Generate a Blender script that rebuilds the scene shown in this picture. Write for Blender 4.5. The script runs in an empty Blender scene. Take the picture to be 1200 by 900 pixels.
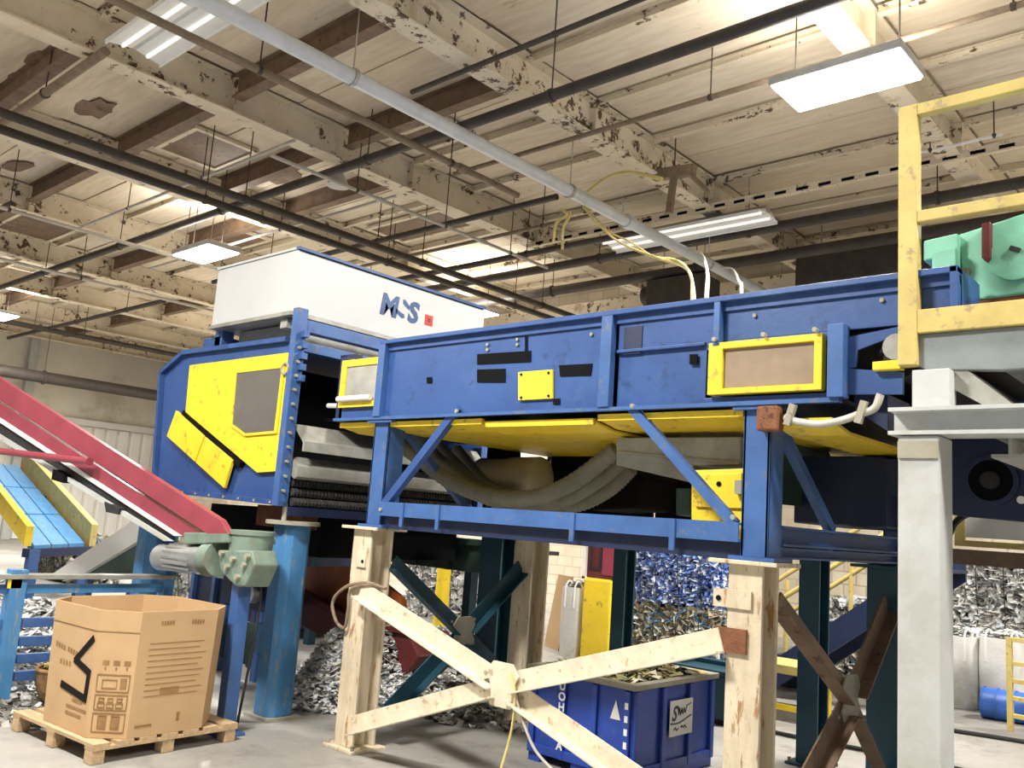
import bpy, math, random
from mathutils import Vector, Matrix, noise
random.seed(7)
S = bpy.context.scene
COL = S.collection
PI = math.pi

# ------------------------------------------------------------------ camera
YAW, PIT, ROL, FL = -0.740, 0.156, 0.072, 1031.0      # FL in pixels of a 1200 px wide frame
CAM = Vector((0, 0, 1.6))
FW = Vector((math.sin(YAW)*math.cos(PIT), math.cos(YAW)*math.cos(PIT), math.sin(PIT)))
R0 = Vector((math.cos(YAW), -math.sin(YAW), 0)); U0 = R0.cross(FW)
RT = math.cos(ROL)*R0 + math.sin(ROL)*U0
UP = -math.sin(ROL)*R0 + math.cos(ROL)*U0
cd = bpy.data.cameras.new('camera'); cam = bpy.data.objects.new('camera', cd); COL.objects.link(cam)
cd.sensor_width = 36; cd.lens = FL/1200*36; cd.clip_end = 200
M = Matrix((RT, UP, -FW)).transposed().to_4x4(); M.translation = CAM
cam.matrix_world = M
S.camera = cam

# ------------------------------------------------------------------ light and exposure
W = bpy.data.worlds.new('world'); S.world = W; W.use_nodes = True
W.node_tree.nodes['Background'].inputs[0].default_value = (0.95, 0.98, 1.0, 1)
W.node_tree.nodes['Background'].inputs[1].default_value = 0.3
S.view_settings.view_transform = 'Standard'; S.view_settings.look = 'None'
S.view_settings.gamma = 1; S.view_settings.use_curve_mapping = False
S.view_settings.exposure = 0.3
HIGHBAY_W = 380.0

# ------------------------------------------------------------------ helpers
def at(x, y, ax, v):
    """surveyed point: where the sight line through (x, y) meets the plane ax = v"""
    d = FW + RT*((x-600)/FL) - UP*((y-450)/FL)
    i = 'xyz'.index(ax); t = (v-CAM[i])/d[i]
    return CAM + d*t

OFF = {}
def setp(o, label=None, cat=None, group=None, kind=None):
    if label: o['label'] = label
    if cat: o['category'] = cat
    if group: o['group'] = group
    if kind: o['kind'] = kind
    return o
def thing(name, label, cat, loc=(0, 0, 0), group=None):
    o = bpy.data.objects.new(name, None); COL.objects.link(o); o.empty_display_size = .1
    o.location = loc; OFF[o] = Vector(loc)
    return setp(o, label, cat, group)

class MB:
    def __init__(s): s.v = []; s.f = []
    def add(s, vs, fs):
        n = len(s.v); s.v += [Vector(v) for v in vs]; s.f += [[i+n for i in f] for f in fs]; return s
    def box(s, x0, x1, y0, y1, z0, z1):
        return s.add([(x, y, z) for x in (x0, x1) for y in (y0, y1) for z in (z0, z1)],
                     [(0, 1, 3, 2), (4, 6, 7, 5), (0, 4, 5, 1), (2, 3, 7, 6), (0, 2, 6, 4), (1, 5, 7, 3)])
    def frame(s, p, q, up=(0, 0, 1)):
        p = Vector(p); q = Vector(q); d = (q-p).normalized(); u = Vector(up)
        if abs(d.dot(u)) > .99: u = Vector((0, 1, 0))
        a = d.cross(u).normalized(); b = a.cross(d).normalized()
        return p, q, a, b
    def bar(s, p, q, w, h, up=(0, 0, 1)):
        p, q, a, b = s.frame(p, q, up)
        sec = [(-w/2, -h/2), (w/2, -h/2), (w/2, h/2), (-w/2, h/2)]
        return s.sweep(p, q, a, b, sec)
    def sweep(s, p, q, a, b, sec):
        n = len(sec)
        vs = [p+a*x+b*y for x, y in sec]+[q+a*x+b*y for x, y in sec]
        fs = [list(range(n))[::-1], list(range(n, 2*n))]+[(i, (i+1) % n, n+(i+1) % n, n+i) for i in range(n)]
        return s.add(vs, fs)
    def ibeam(s, p, q, w, h, t=.02, up=(0, 0, 1)):
        p, q, a, b = s.frame(p, q, up); H = h/2; X = w/2; e = t/2
        sec = [(-X, -H), (X, -H), (X, -H+t), (e, -H+t), (e, H-t), (X, H-t), (X, H), (-X, H), (-X, H-t), (-e, H-t), (-e, -H+t), (-X, -H+t)]
        return s.sweep(p, q, a, b, sec)
    def angle(s, p, q, w, h, t=.012, up=(0, 0, 1), fx=1, fy=1):
        p, q, a, b = s.frame(p, q, up)
        sec = [(0, 0), (w*fx, 0), (w*fx, t*fy), (t*fx, t*fy), (t*fx, h*fy), (0, h*fy)]
        return s.sweep(p, q, a, b, sec)
    def channel(s, p, q, w, h, t=.012, up=(0, 0, 1), fx=1):
        p, q, a, b = s.frame(p, q, up); H = h/2
        sec = [(0, -H), (w*fx, -H), (w*fx, -H+t), (t*fx, -H+t), (t*fx, H-t), (w*fx, H-t), (w*fx, H), (0, H)]
        return s.sweep(p, q, a, b, sec)
    def cyl(s, p, q, r, n=16, r2=None):
        p, q, a, b = s.frame(p, q); r2 = r if r2 is None else r2
        vs = [p+(a*math.cos(2*PI*i/n)+b*math.sin(2*PI*i/n))*r for i in range(n)]
        vs += [q+(a*math.cos(2*PI*i/n)+b*math.sin(2*PI*i/n))*r2 for i in range(n)]
        return s.add(vs, [list(range(n))[::-1], list(range(n, 2*n))]+[(i, (i+1) % n, n+(i+1) % n, n+i) for i in range(n)])
    def tube(s, pts, r, n=10, sub=8, rib=0, ribn=0):
        P = [Vector(p) for p in pts]; C = []
        if len(P) == 2: C = P[:]
        else:
            Q = [P[0]*2-P[1]]+P+[P[-1]*2-P[-2]]
            for i in range(1, len(Q)-2):
                for k in range(sub):
                    t = k/sub; a, b, c, d = Q[i-1:i+3]
                    C.append(.5*((2*b)+(c-a)*t+(2*a-5*b+4*c-d)*t*t+(3*b-a-3*c+d)*t**3))
            C.append(P[-1])
        vs = []; fs = []; up = Vector((.13, .31, .94))
        for i, c in enumerate(C):
            d = (C[min(i+1, len(C)-1)]-C[max(i-1, 0)]).normalized()
            a = d.cross(up).normalized(); b = a.cross(d)
            rr = r*(1+(rib if (i % 2) else -rib))
            vs += [c+(a*math.cos(2*PI*k/n)+b*math.sin(2*PI*k/n))*rr for k in range(n)]
        for i in range(len(C)-1):
            fs += [(i*n+k, i*n+(k+1) % n, (i+1)*n+(k+1) % n, (i+1)*n+k) for k in range(n)]
        fs += [list(range(n))[::-1], list(range((len(C)-1)*n, len(C)*n))]
        return s.add(vs, fs)
    def poly(s, pts, d):
        """a flat outline given a thickness vector"""
        n = len(pts); P = [Vector(p) for p in pts]; d = Vector(d)
        return s.add(P+[p+d for p in P], [list(range(n)), list(range(n, 2*n))[::-1]]+[(i, n+i, n+(i+1) % n, (i+1) % n) for i in range(n)])
    def py(s, px, Y, t): return s.poly([at(x, y, 'y', Y) for x, y in px], (0, t, 0))
    def px(s, px, X, t): return s.poly([at(x, y, 'x', X) for x, y in px], (t, 0, 0))
    def ring(s, outer, inner, d):
        n = len(outer); O = [Vector(p) for p in outer]; I = [Vector(p) for p in inner]; d = Vector(d)
        vs = O+I+[p+d for p in O]+[p+d for p in I]; fs = []
        for i in range(n):
            j = (i+1) % n
            fs += [(i, j, n+j, n+i), (2*n+i, 3*n+i, 3*n+j, 2*n+j), (i, 2*n+i, 2*n+j, j), (n+i, n+j, 3*n+j, 3*n+i)]
        return s.add(vs, fs)
    def ball(s, c, rx, ry=None, rz=None, n=12, m=8):
        ry = ry or rx; rz = rz or rx; c = Vector(c); vs = []; fs = []
        for j in range(m+1):
            t = PI*j/m
            for i in range(n):
                p = 2*PI*i/n; vs.append(c+Vector((rx*math.sin(t)*math.cos(p), ry*math.sin(t)*math.sin(p), rz*math.cos(t))))
        for j in range(m):
            for i in range(n): fs.append((j*n+i, (j+1)*n+i, (j+1)*n+(i+1) % n, j*n+(i+1) % n))
        return s.add(vs, fs)
    def text(s, txt, size, origin, xd, yd, depth=.004, align='LEFT', bold=0.0, shear=0):
        c = bpy.data.curves.new('t', 'FONT'); c.body = txt; c.size = size; c.extrude = depth/2; c.align_x = align
        c.offset = bold; c.shear = shear; c.resolution_u = 3
        o = bpy.data.objects.new('t', c); me = o.to_mesh()
        X = Vector(xd).normalized(); Y = Vector(yd).normalized(); Z = X.cross(Y); O = Vector(origin)
        s.add([O+X*v.co.x+Y*v.co.y+Z*v.co.z for v in me.vertices], [list(p.vertices) for p in me.polygons])
        o.to_mesh_clear(); bpy.data.objects.remove(o); bpy.data.curves.remove(c); return s
    def build(s, name, mat, parent=None, bev=0, smooth=0, fix=True):
        if parent is None:
            xs = [v.x for v in s.v]; ys = [v.y for v in s.v]; zs = [v.z for v in s.v]
            off = Vector(((min(xs)+max(xs))/2, (min(ys)+max(ys))/2, min(zs)))
        else: off = OFF[parent]
        me = bpy.data.meshes.new(name); me.from_pydata([v-off for v in s.v], [], s.f)
        if fix:
            import bmesh
            b = bmesh.new(); b.from_mesh(me); bmesh.ops.recalc_face_normals(b, faces=b.faces); b.to_mesh(me); b.free()
        me.update()
        if smooth:
            for p in me.polygons: p.use_smooth = True
            me.set_sharp_from_angle(angle=math.radians(smooth))
        o = bpy.data.objects.new(name, me); COL.objects.link(o)
        me.materials.append(MAT[mat] if isinstance(mat, str) else mat)
        if parent is None: o.location = off
        else: o.parent = parent
        OFF[o] = off
        if bev:
            m = o.modifiers.new('b', 'BEVEL'); m.width = bev; m.segments = 2; m.limit_method = 'ANGLE'; m.angle_limit = .6
        return o

# ------------------------------------------------------------------ materials
MAT = {}
def nt(name):
    m = bpy.data.materials.new(name); m.use_nodes = True; MAT[name] = m
    return m, m.node_tree, m.node_tree.nodes, m.node_tree.links, m.node_tree.nodes['Principled BSDF']
def noise_n(N, L, scale, detail=4, rough=.6, stretch=None, coord=None):
    tc = N.new('ShaderNodeTexCoord'); no = N.new('ShaderNodeTexNoise')
    no.inputs['Scale'].default_value = scale; no.inputs['Detail'].default_value = detail; no.inputs['Roughness'].default_value = rough
    if stretch:
        mp = N.new('ShaderNodeMapping'); mp.inputs['Scale'].default_value = stretch
        L.new(tc.outputs['Object'], mp.inputs[0]); L.new(mp.outputs[0], no.inputs['Vector'])
    else: L.new(tc.outputs['Object'], no.inputs['Vector'])
    return no
def ramp(N, L, src, a, b, ca=(0, 0, 0, 1), cb=(1, 1, 1, 1)):
    r = N.new('ShaderNodeValToRGB'); r.color_ramp.elements[0].position = a; r.color_ramp.elements[1].position = b
    r.color_ramp.elements[0].color = ca; r.color_ramp.elements[1].color = cb
    L.new(src, r.inputs[0]); return r
def mix(N, L, fac, a, b, mode='MIX'):
    m = N.new('ShaderNodeMix'); m.data_type = 'RGBA'; m.blend_type = mode
    if isinstance(fac, (int, float)): m.inputs[0].default_value = fac
    else: L.new(fac, m.inputs[0])
    for k, v in ((6, a), (7, b)):
        if isinstance(v, tuple): m.inputs[k].default_value = (*v[:3], 1)
        else: L.new(v, m.inputs[k])
    return m.outputs[2]
def paint(name, c, rough=.5, metal=0.0, var=.18, rust=0, rustc=(.09, .035, .012), scale=3, bump=.05, dirt=0, dirtc=(.12, .1, .07), stretch=None, spec=.5):
    m, t, N, L, b = nt(name)
    n1 = noise_n(N, L, scale, 5, .65, stretch)
    lo = tuple(x*(1-var) for x in c); hi = tuple(min(1, x*(1+var*.6)) for x in c)
    out = mix(N, L, ramp(N, L, n1.outputs[0], .3, .7).outputs[0], lo, hi)
    if dirt:
        n3 = noise_n(N, L, scale*.6, 6, .7, stretch)
        out = mix(N, L, ramp(N, L, n3.outputs[0], .62-dirt*.3, .75).outputs[0], out, dirtc)
    if rust:
        n2 = noise_n(N, L, scale*2.3, 6, .7, stretch)
        fac = ramp(N, L, n2.outputs[0], .68-rust*.25, .74-rust*.25)
        out = mix(N, L, fac.outputs[0], out, rustc)
    L.new(out, b.inputs['Base Color'])
    b.inputs['Roughness'].default_value = rough; b.inputs['Metallic'].default_value = metal
    b.inputs['Specular IOR Level'].default_value = spec
    if bump:
        bp = N.new('ShaderNodeBump'); bp.inputs['Strength'].default_value = bump; bp.inputs['Distance'].default_value = .02
        n4 = noise_n(N, L, scale*8, 4); L.new(n4.outputs[0], bp.inputs['Height']); L.new(bp.outputs[0], b.inputs['Normal'])
    return m
def emit(name, c, s):
    m, t, N, L, b = nt(name)
    b.inputs['Base Color'].default_value = (*c, 1); b.inputs['Emission Color'].default_value = (*c, 1); b.inputs['Emission Strength'].default_value = s
paint('blue', (.03, .08, .245), .38, var=.15, rust=.38, rustc=(.022, .055, .16), scale=3.4, dirt=.25, dirtc=(.06, .12, .28))
paint('blue_frame', (.045, .115, .31), .42, var=.2, rust=.42, rustc=(.10, .13, .2), scale=5)
paint('navy', (.007, .017, .06), .5, var=.25)
paint('column_blue', (.06, .22, .46), .5, var=.2, rust=.45, rustc=(.2, .26, .3), scale=4.5, stretch=(1.5, 1.5, .35), dirt=.3, dirtc=(.10, .2, .32))
paint('teal', (.008, .055, .085), .5, var=.3, rust=.1)
paint('yellow', (.86, .62, .03), .42, var=.1, rust=.36, rustc=(.42, .3, .05), scale=3.5)
paint('rail_yellow', (.56, .44, .14), .55, var=.18, rust=.42, rustc=(.36, .27, .13), scale=6)
paint('cream', (.64, .55, .40), .6, var=.22, rust=.44, rustc=(.36, .2, .09), scale=4.5, stretch=(2.6, 2.6, .5), bump=.15, dirt=.3, dirtc=(.52, .41, .26))
paint('cream_brace', (.66, .59, .45), .6, var=.2, rust=.385, rustc=(.42, .31, .19), scale=7, bump=.12, dirt=.3, dirtc=(.55, .45, .31))
paint('brown_steel', (.20, .13, .085), .65, var=.35, rust=.35, rustc=(.09, .03, .012), scale=4)
paint('rust_steel', (.21, .08, .035), .8, var=.4, rust=.3, rustc=(.07, .02, .01), scale=9, bump=.3)
paint('grey_paint', (.50, .52, .51), .5, var=.12, dirt=.45, dirtc=(.38, .36, .3), scale=3.2)
paint('galv', (.50, .51, .50), .38, metal=.75, var=.2, scale=4)
paint('pipe_silver', (.66, .70, .74), .35, metal=.15, var=.12, scale=5)
paint('sheet', (.36, .36, .32), .5, metal=.25, var=.25, dirt=.5, dirtc=(.18, .165, .13), scale=4)
paint('hood_white', (.50, .515, .51), .4, var=.05, dirt=.06, dirtc=(.5, .5, .46), scale=1.6, bump=.02)
paint('black', (.004, .004, .005), .8, var=.3, spec=.1)
paint('rubber', (.018, .018, .018), .75, var=.4, scale=8)
paint('pipe_dark', (.055, .045, .038), .55, var=.35, rust=.25, rustc=(.1, .045, .02), scale=6)
paint('pipe_brown', (.24, .18, .12), .6, var=.3, rust=.25, rustc=(.1, .05, .025), scale=6)
paint('pan_grey', (.25, .28, .28), .4, metal=.3, var=.25, dirt=.35, dirtc=(.15, .15, .12), scale=3)
paint('hose', (.20, .195, .15), .7, var=.3, scale=6, bump=.2)
paint('tank_beige', (.40, .35, .24), .55, var=.2, scale=4)
paint('red', (.29, .045, .068), .45, var=.18, rust=.42, rustc=(.24, .06, .06), scale=4)
paint('dark_red', (.12, .018, .018), .55, var=.3, scale=3)
paint('orange', (.40, .10, .018), .55, var=.35, scale=3)
paint('green', (.20, .52, .38), .5, var=.18, rust=.12, rustc=(.13, .2, .16), scale=4)
paint('green_dull', (.17, .24, .19), .6, var=.3, dirt=.3, dirtc=(.16, .15, .11), scale=7)
paint('dark_green', (.035, .075, .06), .6, var=.35, scale=3)
paint('cardboard', (.50, .335, .18), .85, var=.1, scale=2, bump=.03, spec=.2)
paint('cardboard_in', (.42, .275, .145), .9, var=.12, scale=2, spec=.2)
paint('print_brown', (.30, .175, .08), .9, var=.3, scale=9, spec=.1)
paint('tape_black', (.012, .009, .007), .8, spec=.1)
paint('wood', (.48, .34, .19), .85, var=.3, scale=5, stretch=(1, 6, 6), bump=.2)
paint('bin_blue', (.022, .065, .36), .4, var=.2, rust=.42, rustc=(.05, .085, .25), scale=5)
paint('white', (.8, .8, .78), .5, var=.04)
paint('paper', (.74, .73, .68), .8, var=.06)
paint('ink', (.06, .06, .07), .7)
paint('logo_blue', (.012, .06, .19), .45)
paint('logo_red', (.55, .02, .02), .45)
paint('window_grey', (.13, .12, .105), .28, var=.2, dirt=.2, dirtc=(.2, .18, .15), scale=2)
paint('window_brown', (.27, .20, .13), .45, var=.12, scale=14)
paint('brush', (.05, .05, .048), .8, var=.6, scale=18, bump=.5)
paint('belt', (.022, .023, .024), .7, var=.3)
paint('cable_yellow', (.72, .60, .22), .5)
paint('cable_grey', (.52, .5, .44), .5)
paint('bag', (.68, .67, .63), .75, var=.12, dirt=.25, dirtc=(.42, .36, .25), scale=4, bump=.25)
paint('tarp', (.04, .14, .52), .45, var=.25, scale=6)
paint('basket', (.30, .17, .07), .75, var=.6, scale=14, bump=.5)
paint('plate_worn', (.33, .31, .24), .6, var=.2, rust=.2, rustc=(.2, .13, .07), scale=6)
def flake_mat(name, cols, rough=.5):
    m, t, N, L, b = nt(name)
    g = N.new('ShaderNodeNewGeometry'); r = N.new('ShaderNodeValToRGB'); r.color_ramp.interpolation = 'CONSTANT'
    e = r.color_ramp.elements
    while len(e) < len(cols): e.new(.5)
    for i, c in enumerate(cols): e[i].position = i/len(cols); e[i].color = (*c, 1)
    L.new(g.outputs['Random Per Island'], r.inputs[0]); L.new(r.outputs[0], b.inputs['Base Color']); b.inputs['Roughness'].default_value = rough
flake_mat('flakes_white', [(.82, .82, .80), (.68, .69, .67), (.5, .5, .47), (.85, .85, .84), (.75, .75, .73), (.70, .67, .6), (.14, .14, .13), (.6, .65, .7)])
flake_mat('flakes_grey', [(.35, .34, .30), (.2, .19, .16), (.5, .49, .45), (.1, .095, .08), (.28, .25, .2), (.6, .6, .56)])
flake_mat('flakes_blue', [(.10, .2, .58), (.2, .33, .68), (.7, .74, .82), (.05, .09, .28), (.3, .45, .75), (.82, .84, .88), (.07, .15, .48), (.6, .68, .85)])
flake_mat('flakes_mixed', [(.6, .56, .45), (.4, .33, .22), (.72, .7, .66), (.2, .16, .1), (.5, .45, .35), (.12, .3, .5), (.78, .78, .76), (.3, .27, .2)])
flake_mat('flakes_yellow', [(.6, .48, .06), (.4, .36, .12), (.2, .19, .1), (.7, .66, .5), (.08, .08, .05), (.5, .42, .2)])
# floor
m, t, N, L, b = nt('concrete')
n1 = noise_n(N, L, .45, 7, .65); n2 = noise_n(N, L, 3.2, 8, .7); n3 = noise_n(N, L, 40, 3)
c = mix(N, L, ramp(N, L, n1.outputs[0], .35, .68).outputs[0], (.24, .23, .21), (.42, .405, .375))
c = mix(N, L, ramp(N, L, n2.outputs[0], .52, .75).outputs[0], c, (.17, .16, .14))
L.new(c, b.inputs['Base Color']); L.new(ramp(N, L, n2.outputs[0], .3, .7, (.35, .35, .35, 1), (.65, .65, .65, 1)).outputs[0], b.inputs['Roughness'])
bp = N.new('ShaderNodeBump'); bp.inputs['Strength'].default_value = .12; L.new(n3.outputs[0], bp.inputs['Height']); L.new(bp.outputs[0], b.inputs['Normal'])
# roof deck: cream boards with water stains
m, t, N, L, b = nt('deck')
n1 = noise_n(N, L, .5, 6, .65, (.5, 1.6, 1)); n2 = noise_n(N, L, 2.4, 8, .72, (.6, 1.5, 1)); n4 = noise_n(N, L, 14, 3, .5, (.15, 1, 1))
oi = N.new('ShaderNodeObjectInfo')
c = mix(N, L, ramp(N, L, n1.outputs[0], .35, .65).outputs[0], (.68, .58, .44), (.85, .77, .63))
c = mix(N, L, ramp(N, L, oi.outputs['Random'], 0, 1, (0, 0, 0, 1), (.45, .45, .45, 1)).outputs[0], c, (.70, .59, .44))
c = mix(N, L, ramp(N, L, n2.outputs[0], .62, .74).outputs[0], c, (.30, .21, .12))
c = mix(N, L, ramp(N, L, n4.outputs[0], .35, .65, (.25, .25, .25, 1), (0, 0, 0, 1)).outputs[0], c, (.40, .31, .2))
L.new(c, b.inputs['Base Color']); b.inputs['Roughness'].default_value = .85
# girder: cream paint flaking to brown
m, t, N, L, b = nt('girder_paint')
n1 = noise_n(N, L, 1.2, 6, .7); n2 = noise_n(N, L, 5.5, 6, .72); n5 = noise_n(N, L, .8, 3, .5)
c = mix(N, L, ramp(N, L, n1.outputs[0], .35, .65).outputs[0], (.66, .57, .43), (.80, .72, .57))
c = mix(N, L, ramp(N, L, n1.outputs[0], .6, .75).outputs[0], c, (.40, .28, .17))
mm = N.new('ShaderNodeMath'); mm.operation = 'ADD'; L.new(n2.outputs[0], mm.inputs[0])
m2 = N.new('ShaderNodeMath'); m2.operation = 'MULTIPLY'; m2.inputs[1].default_value = .35; L.new(n5.outputs[0], m2.inputs[0]); L.new(m2.outputs[0], mm.inputs[1])
c = mix(N, L, ramp(N, L, mm.outputs[0], .755, .80).outputs[0], c, (.10, .06, .035))
L.new(c, b.inputs['Base Color']); b.inputs['Roughness'].default_value = .75
# block wall and siding
def blockmat(name, c1, c2, cm, sc, bw, rh):
    m, t, N, L, b = nt(name)
    tc = N.new('ShaderNodeTexCoord'); mp = N.new('ShaderNodeMapping'); br = N.new('ShaderNodeTexBrick')
    mp.inputs['Rotation'].default_value = (PI/2, 0, 0)
    L.new(tc.outputs['Object'], mp.inputs[0]); L.new(mp.outputs[0], br.inputs['Vector'])
    br.inputs['Color1'].default_value = (*c1, 1); br.inputs['Color2'].default_value = (*c2, 1); br.inputs['Mortar'].default_value = (*cm, 1)
    br.inputs['Scale'].default_value = sc; br.inputs['Brick Width'].default_value = bw; br.inputs['Row Height'].default_value = rh; br.inputs['Mortar Size'].default_value = .012
    n = noise_n(N, L, 1.1, 6); o = mix(N, L, ramp(N, L, n.outputs[0], .4, .7).outputs[0], br.outputs[0], (.45, .38, .27))
    L.new(o, b.inputs['Base Color']); b.inputs['Roughness'].default_value = .85
blockmat('block', (.60, .53, .41), (.66, .59, .47), (.42, .36, .27), 1, .4, .2)
paint('siding', (.82, .81, .78), .55, var=.08, dirt=.1, dirtc=(.5, .47, .4), scale=.6, stretch=(1, 1, .2))
paint('siding_upper', (.74, .70, .61), .6, var=.12, dirt=.2, dirtc=(.4, .36, .28), scale=.6)
emit('lamp', (1, .97, .92), 14)
emit('tube_dim', (1, .98, .95), .5)
paint('lamp_body', (.55, .55, .53), .5)

# ------------------------------------------------------------------ the building
XW, YW, ZD, ZG = -30.0, 14.6, 6.66, 6.2        # left wall, back wall, deck, girder underside
fl = MB().box(XW, 9, -7, YW, -.2, 0).build('floor', 'concrete'); setp(fl, kind='structure', label='grey stained concrete factory floor')
wb = MB().box(XW, 9, YW, YW+.3, 0, ZD+.1).build('wall_back', 'block'); setp(wb, kind='structure', label='beige painted block wall at the back of the hall')
wl = MB().box(XW-.3, XW, -7, YW, 0, ZD+.1).build('wall_left', 'siding_upper'); setp(wl, kind='structure', label='pale clad end wall of the hall')
y = -6.9
k = 0
while y < YW-.1:                                # white ribbed cladding on the lower half
    MB().poly([(XW, y, .02), (XW+.05, y+.06, .02), (XW+.05, y+.3, .02), (XW, y+.36, .02)], (0, 0, 3.7)).build('cladding_panel', 'siding', wl); y += .42
MB().box(XW, XW+.16, -6.9, YW-.05, 3.75, 3.95).build('wall_rail', 'white', wl)
MB().box(XW, XW+.14, -6.9, YW-.05, 5.0, 5.12).build('wall_rail', 'pipe_brown', wl)
for yy in (-2, 3.2, 6.6, 10):
    MB().box(XW, XW+.25, yy, yy+.25, 0, ZD).build('wall_post', 'grey_paint', wl)
for xx in (-25, -20.2, -15.2, -10.4, -5.4, -.4):
    MB().box(xx, xx+.35, YW-.12, YW, 0, ZD).build('pilaster', 'block', wb)
MB().box(XW+.2, 8.9, YW-.14, YW, 6.1, 6.35).build('bond_beam', 'girder_paint', wb)

ce = MB().box(XW-.3, 9, -7, YW+.3, ZD+.06, ZD+.3).build('ceiling', 'deck'); setp(ce, kind='structure', label='cream roof deck stained by leaks')
GX = [-2.93-3.26*i for i in range(-3, 9)]
PY = [-4.9, -3.3, -1.65, 0, 1.65, 3.3, 4.95, 6.6, 7.8, 9.0, 10.6, 12.2, 13.6]
for gx in GX:
    MB().ibeam((gx, -6.9, (ZD+ZG)/2), (gx, YW-.15, (ZD+ZG)/2), .26, ZD-ZG, .022).build('girder', 'girder_paint', ce)
    for yy in PY[2::2]:                          # stiffener plates welded in the web
        MB().box(gx+.012, gx+.12, yy-.006, yy+.006, ZG+.022, ZD-.022).build('stiffener', 'girder_paint', ce)
for i in range(len(GX)-1):
    x1, x0 = GX[i]-.14, GX[i+1]+.14
    for j, yy in enumerate(PY):
        br = (-10 < x1 < -6 and yy in (4.95, 6.6)) or (-13 < x1 < -9 and yy in (3.3, 4.95, 7.8)) or (x1 < -16 and yy in (4.95, 7.8, 10.6))
        MB().ibeam((x0+.01, yy, ZD-(.15 if br else .05)), (x1-.01, yy, ZD-(.15 if br else .05)), .15 if br else .07, .29 if br else .09, .014).build('purlin', 'brown_steel' if br else 'girder_paint', ce)
    PB = [-6.9]+PY+[YW]
    for j in range(len(PB)-1):
        a, b2 = PB[j]+.06, PB[j+1]-.06; nb = 2
        if a < -3 or x1 < -22: nb = 1
        for k in range(nb):
            ya = a+(b2-a)*k/nb+.008; yb = a+(b2-a)*(k+1)/nb-.008; dz = random.uniform(-.015, .015)
            MB().box(x0+.02, x1-.02, ya, yb, ZD+dz, ZD+.055).build('deck_panel', 'deck', ce)
# torn patches in the deck
def blob(cx, cy, rx, ry, n, seed):
    rnd = random.Random(seed); return [(cx+rx*math.cos(2*PI*i/n)*rnd.uniform(.65, 1.15), cy+ry*math.sin(2*PI*i/n)*rnd.uniform(.6, 1.2)) for i in range(n)]
for (cx, cy, rx, ry, sd) in ((48, 70, 22, 11, 1), (22, 96, 13, 17, 2), (112, 127, 26, 12, 3), (255, 178, 30, 15, 4), (330, 205, 24, 12, 5), (20, 195, 20, 6, 6)):
    MB().poly([at(x, y, 'z', ZD-.022) for x, y in blob(cx, cy, rx, ry, 14, sd)], (0, 0, .012)).build('torn_patch', 'brown_steel', ce)

# ------------------------------------------------------------------ lamps
def highbay(x, y, z, label, w=1.1, d=.55, power=HIGHBAY_W, rod=True):
    t = thing('high_bay_light', label, 'light', (x, y, z), 'high bay lights under the roof')
    MB().box(x-w/2, x+w/2, y-d/2, y+d/2, z+.02, z+.1).build('housing', 'lamp_body', t, bev=.01)
    MB().box(x-w/2+.03, x+w/2-.03, y-d/2+.03, y+d/2-.03, z, z+.02).build('lens', 'lamp', t)
    for s in (-1, 1): MB().cyl((x+s*w*.4, y, z+.1), (x+s*w*.4, y, ZD), .008, 6).build('hanger_rod', 'pipe_dark', t)
    ld = bpy.data.lights.new('high_bay_glow', 'AREA'); ld.shape = 'RECTANGLE'; ld.size = w; ld.size_y = d; ld.energy = power; ld.color = (1, .96, .90); ld.spread = math.radians(170)
    lo = bpy.data.objects.new('high_bay_glow', ld); COL.objects.link(lo); lo.parent = t; lo.location = (0, 0, -.02)
    lu = bpy.data.lights.new('added_deck_fill', 'AREA'); lu.shape = 'RECTANGLE'; lu.size = w; lu.size_y = d; lu.energy = power*.14; lu.color = (1, .95, .87); lu.spread = math.radians(175)  # upward light added above each housing to brighten the roof deck
    lv = bpy.data.objects.new('added_deck_fill', lu); COL.objects.link(lv); lv.parent = t; lv.location = (0, 0, .13); lv.rotation_euler = (PI, 0, 0)
    return t
ZL = 5.6
highbay(-2.83, 7.14, ZL, 'glaring white high bay light above the yellow guardrail', 1.15, .62)
highbay(-13.35, 6.9, ZL, 'small bright high bay light just left of the white hood', 1.2, .6)
highbay(-23.2, 7.0, ZL, 'distant high bay light at the left edge of the photo', power=HIGHBAY_W*1.3)
highbay(-9.6, .2, ZL, 'added high bay fill light over the cardboard box, out of view above')  # unseen lamp, added to raise the brightness around the box
highbay(-4.0, .6, ZL, 'added high bay fill light in front of the blue conveyor, out of view above', power=HIGHBAY_W*1.3)  # added above the view to light the conveyor front
highbay(2.2, 3.0, ZL, 'added high bay fill light over the platform, out of view above')  # extra lamp out of view, put in for overall brightness
highbay(-19.2, 11.9, ZL, 'added far fill light near the corner of the walls', power=HIGHBAY_W*1.6)  # extra lamp added to whiten the far left wall
highbay(-12.2, 12.0, ZL, 'added fill light hidden behind the white sorter hood')  # added light for the back wall, placed where the hood hides it
highbay(0.2, 12.0, ZL, 'added fill light over the stacked bags, hidden by the platform')  # added to light the back of the hall from out of sight

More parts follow.
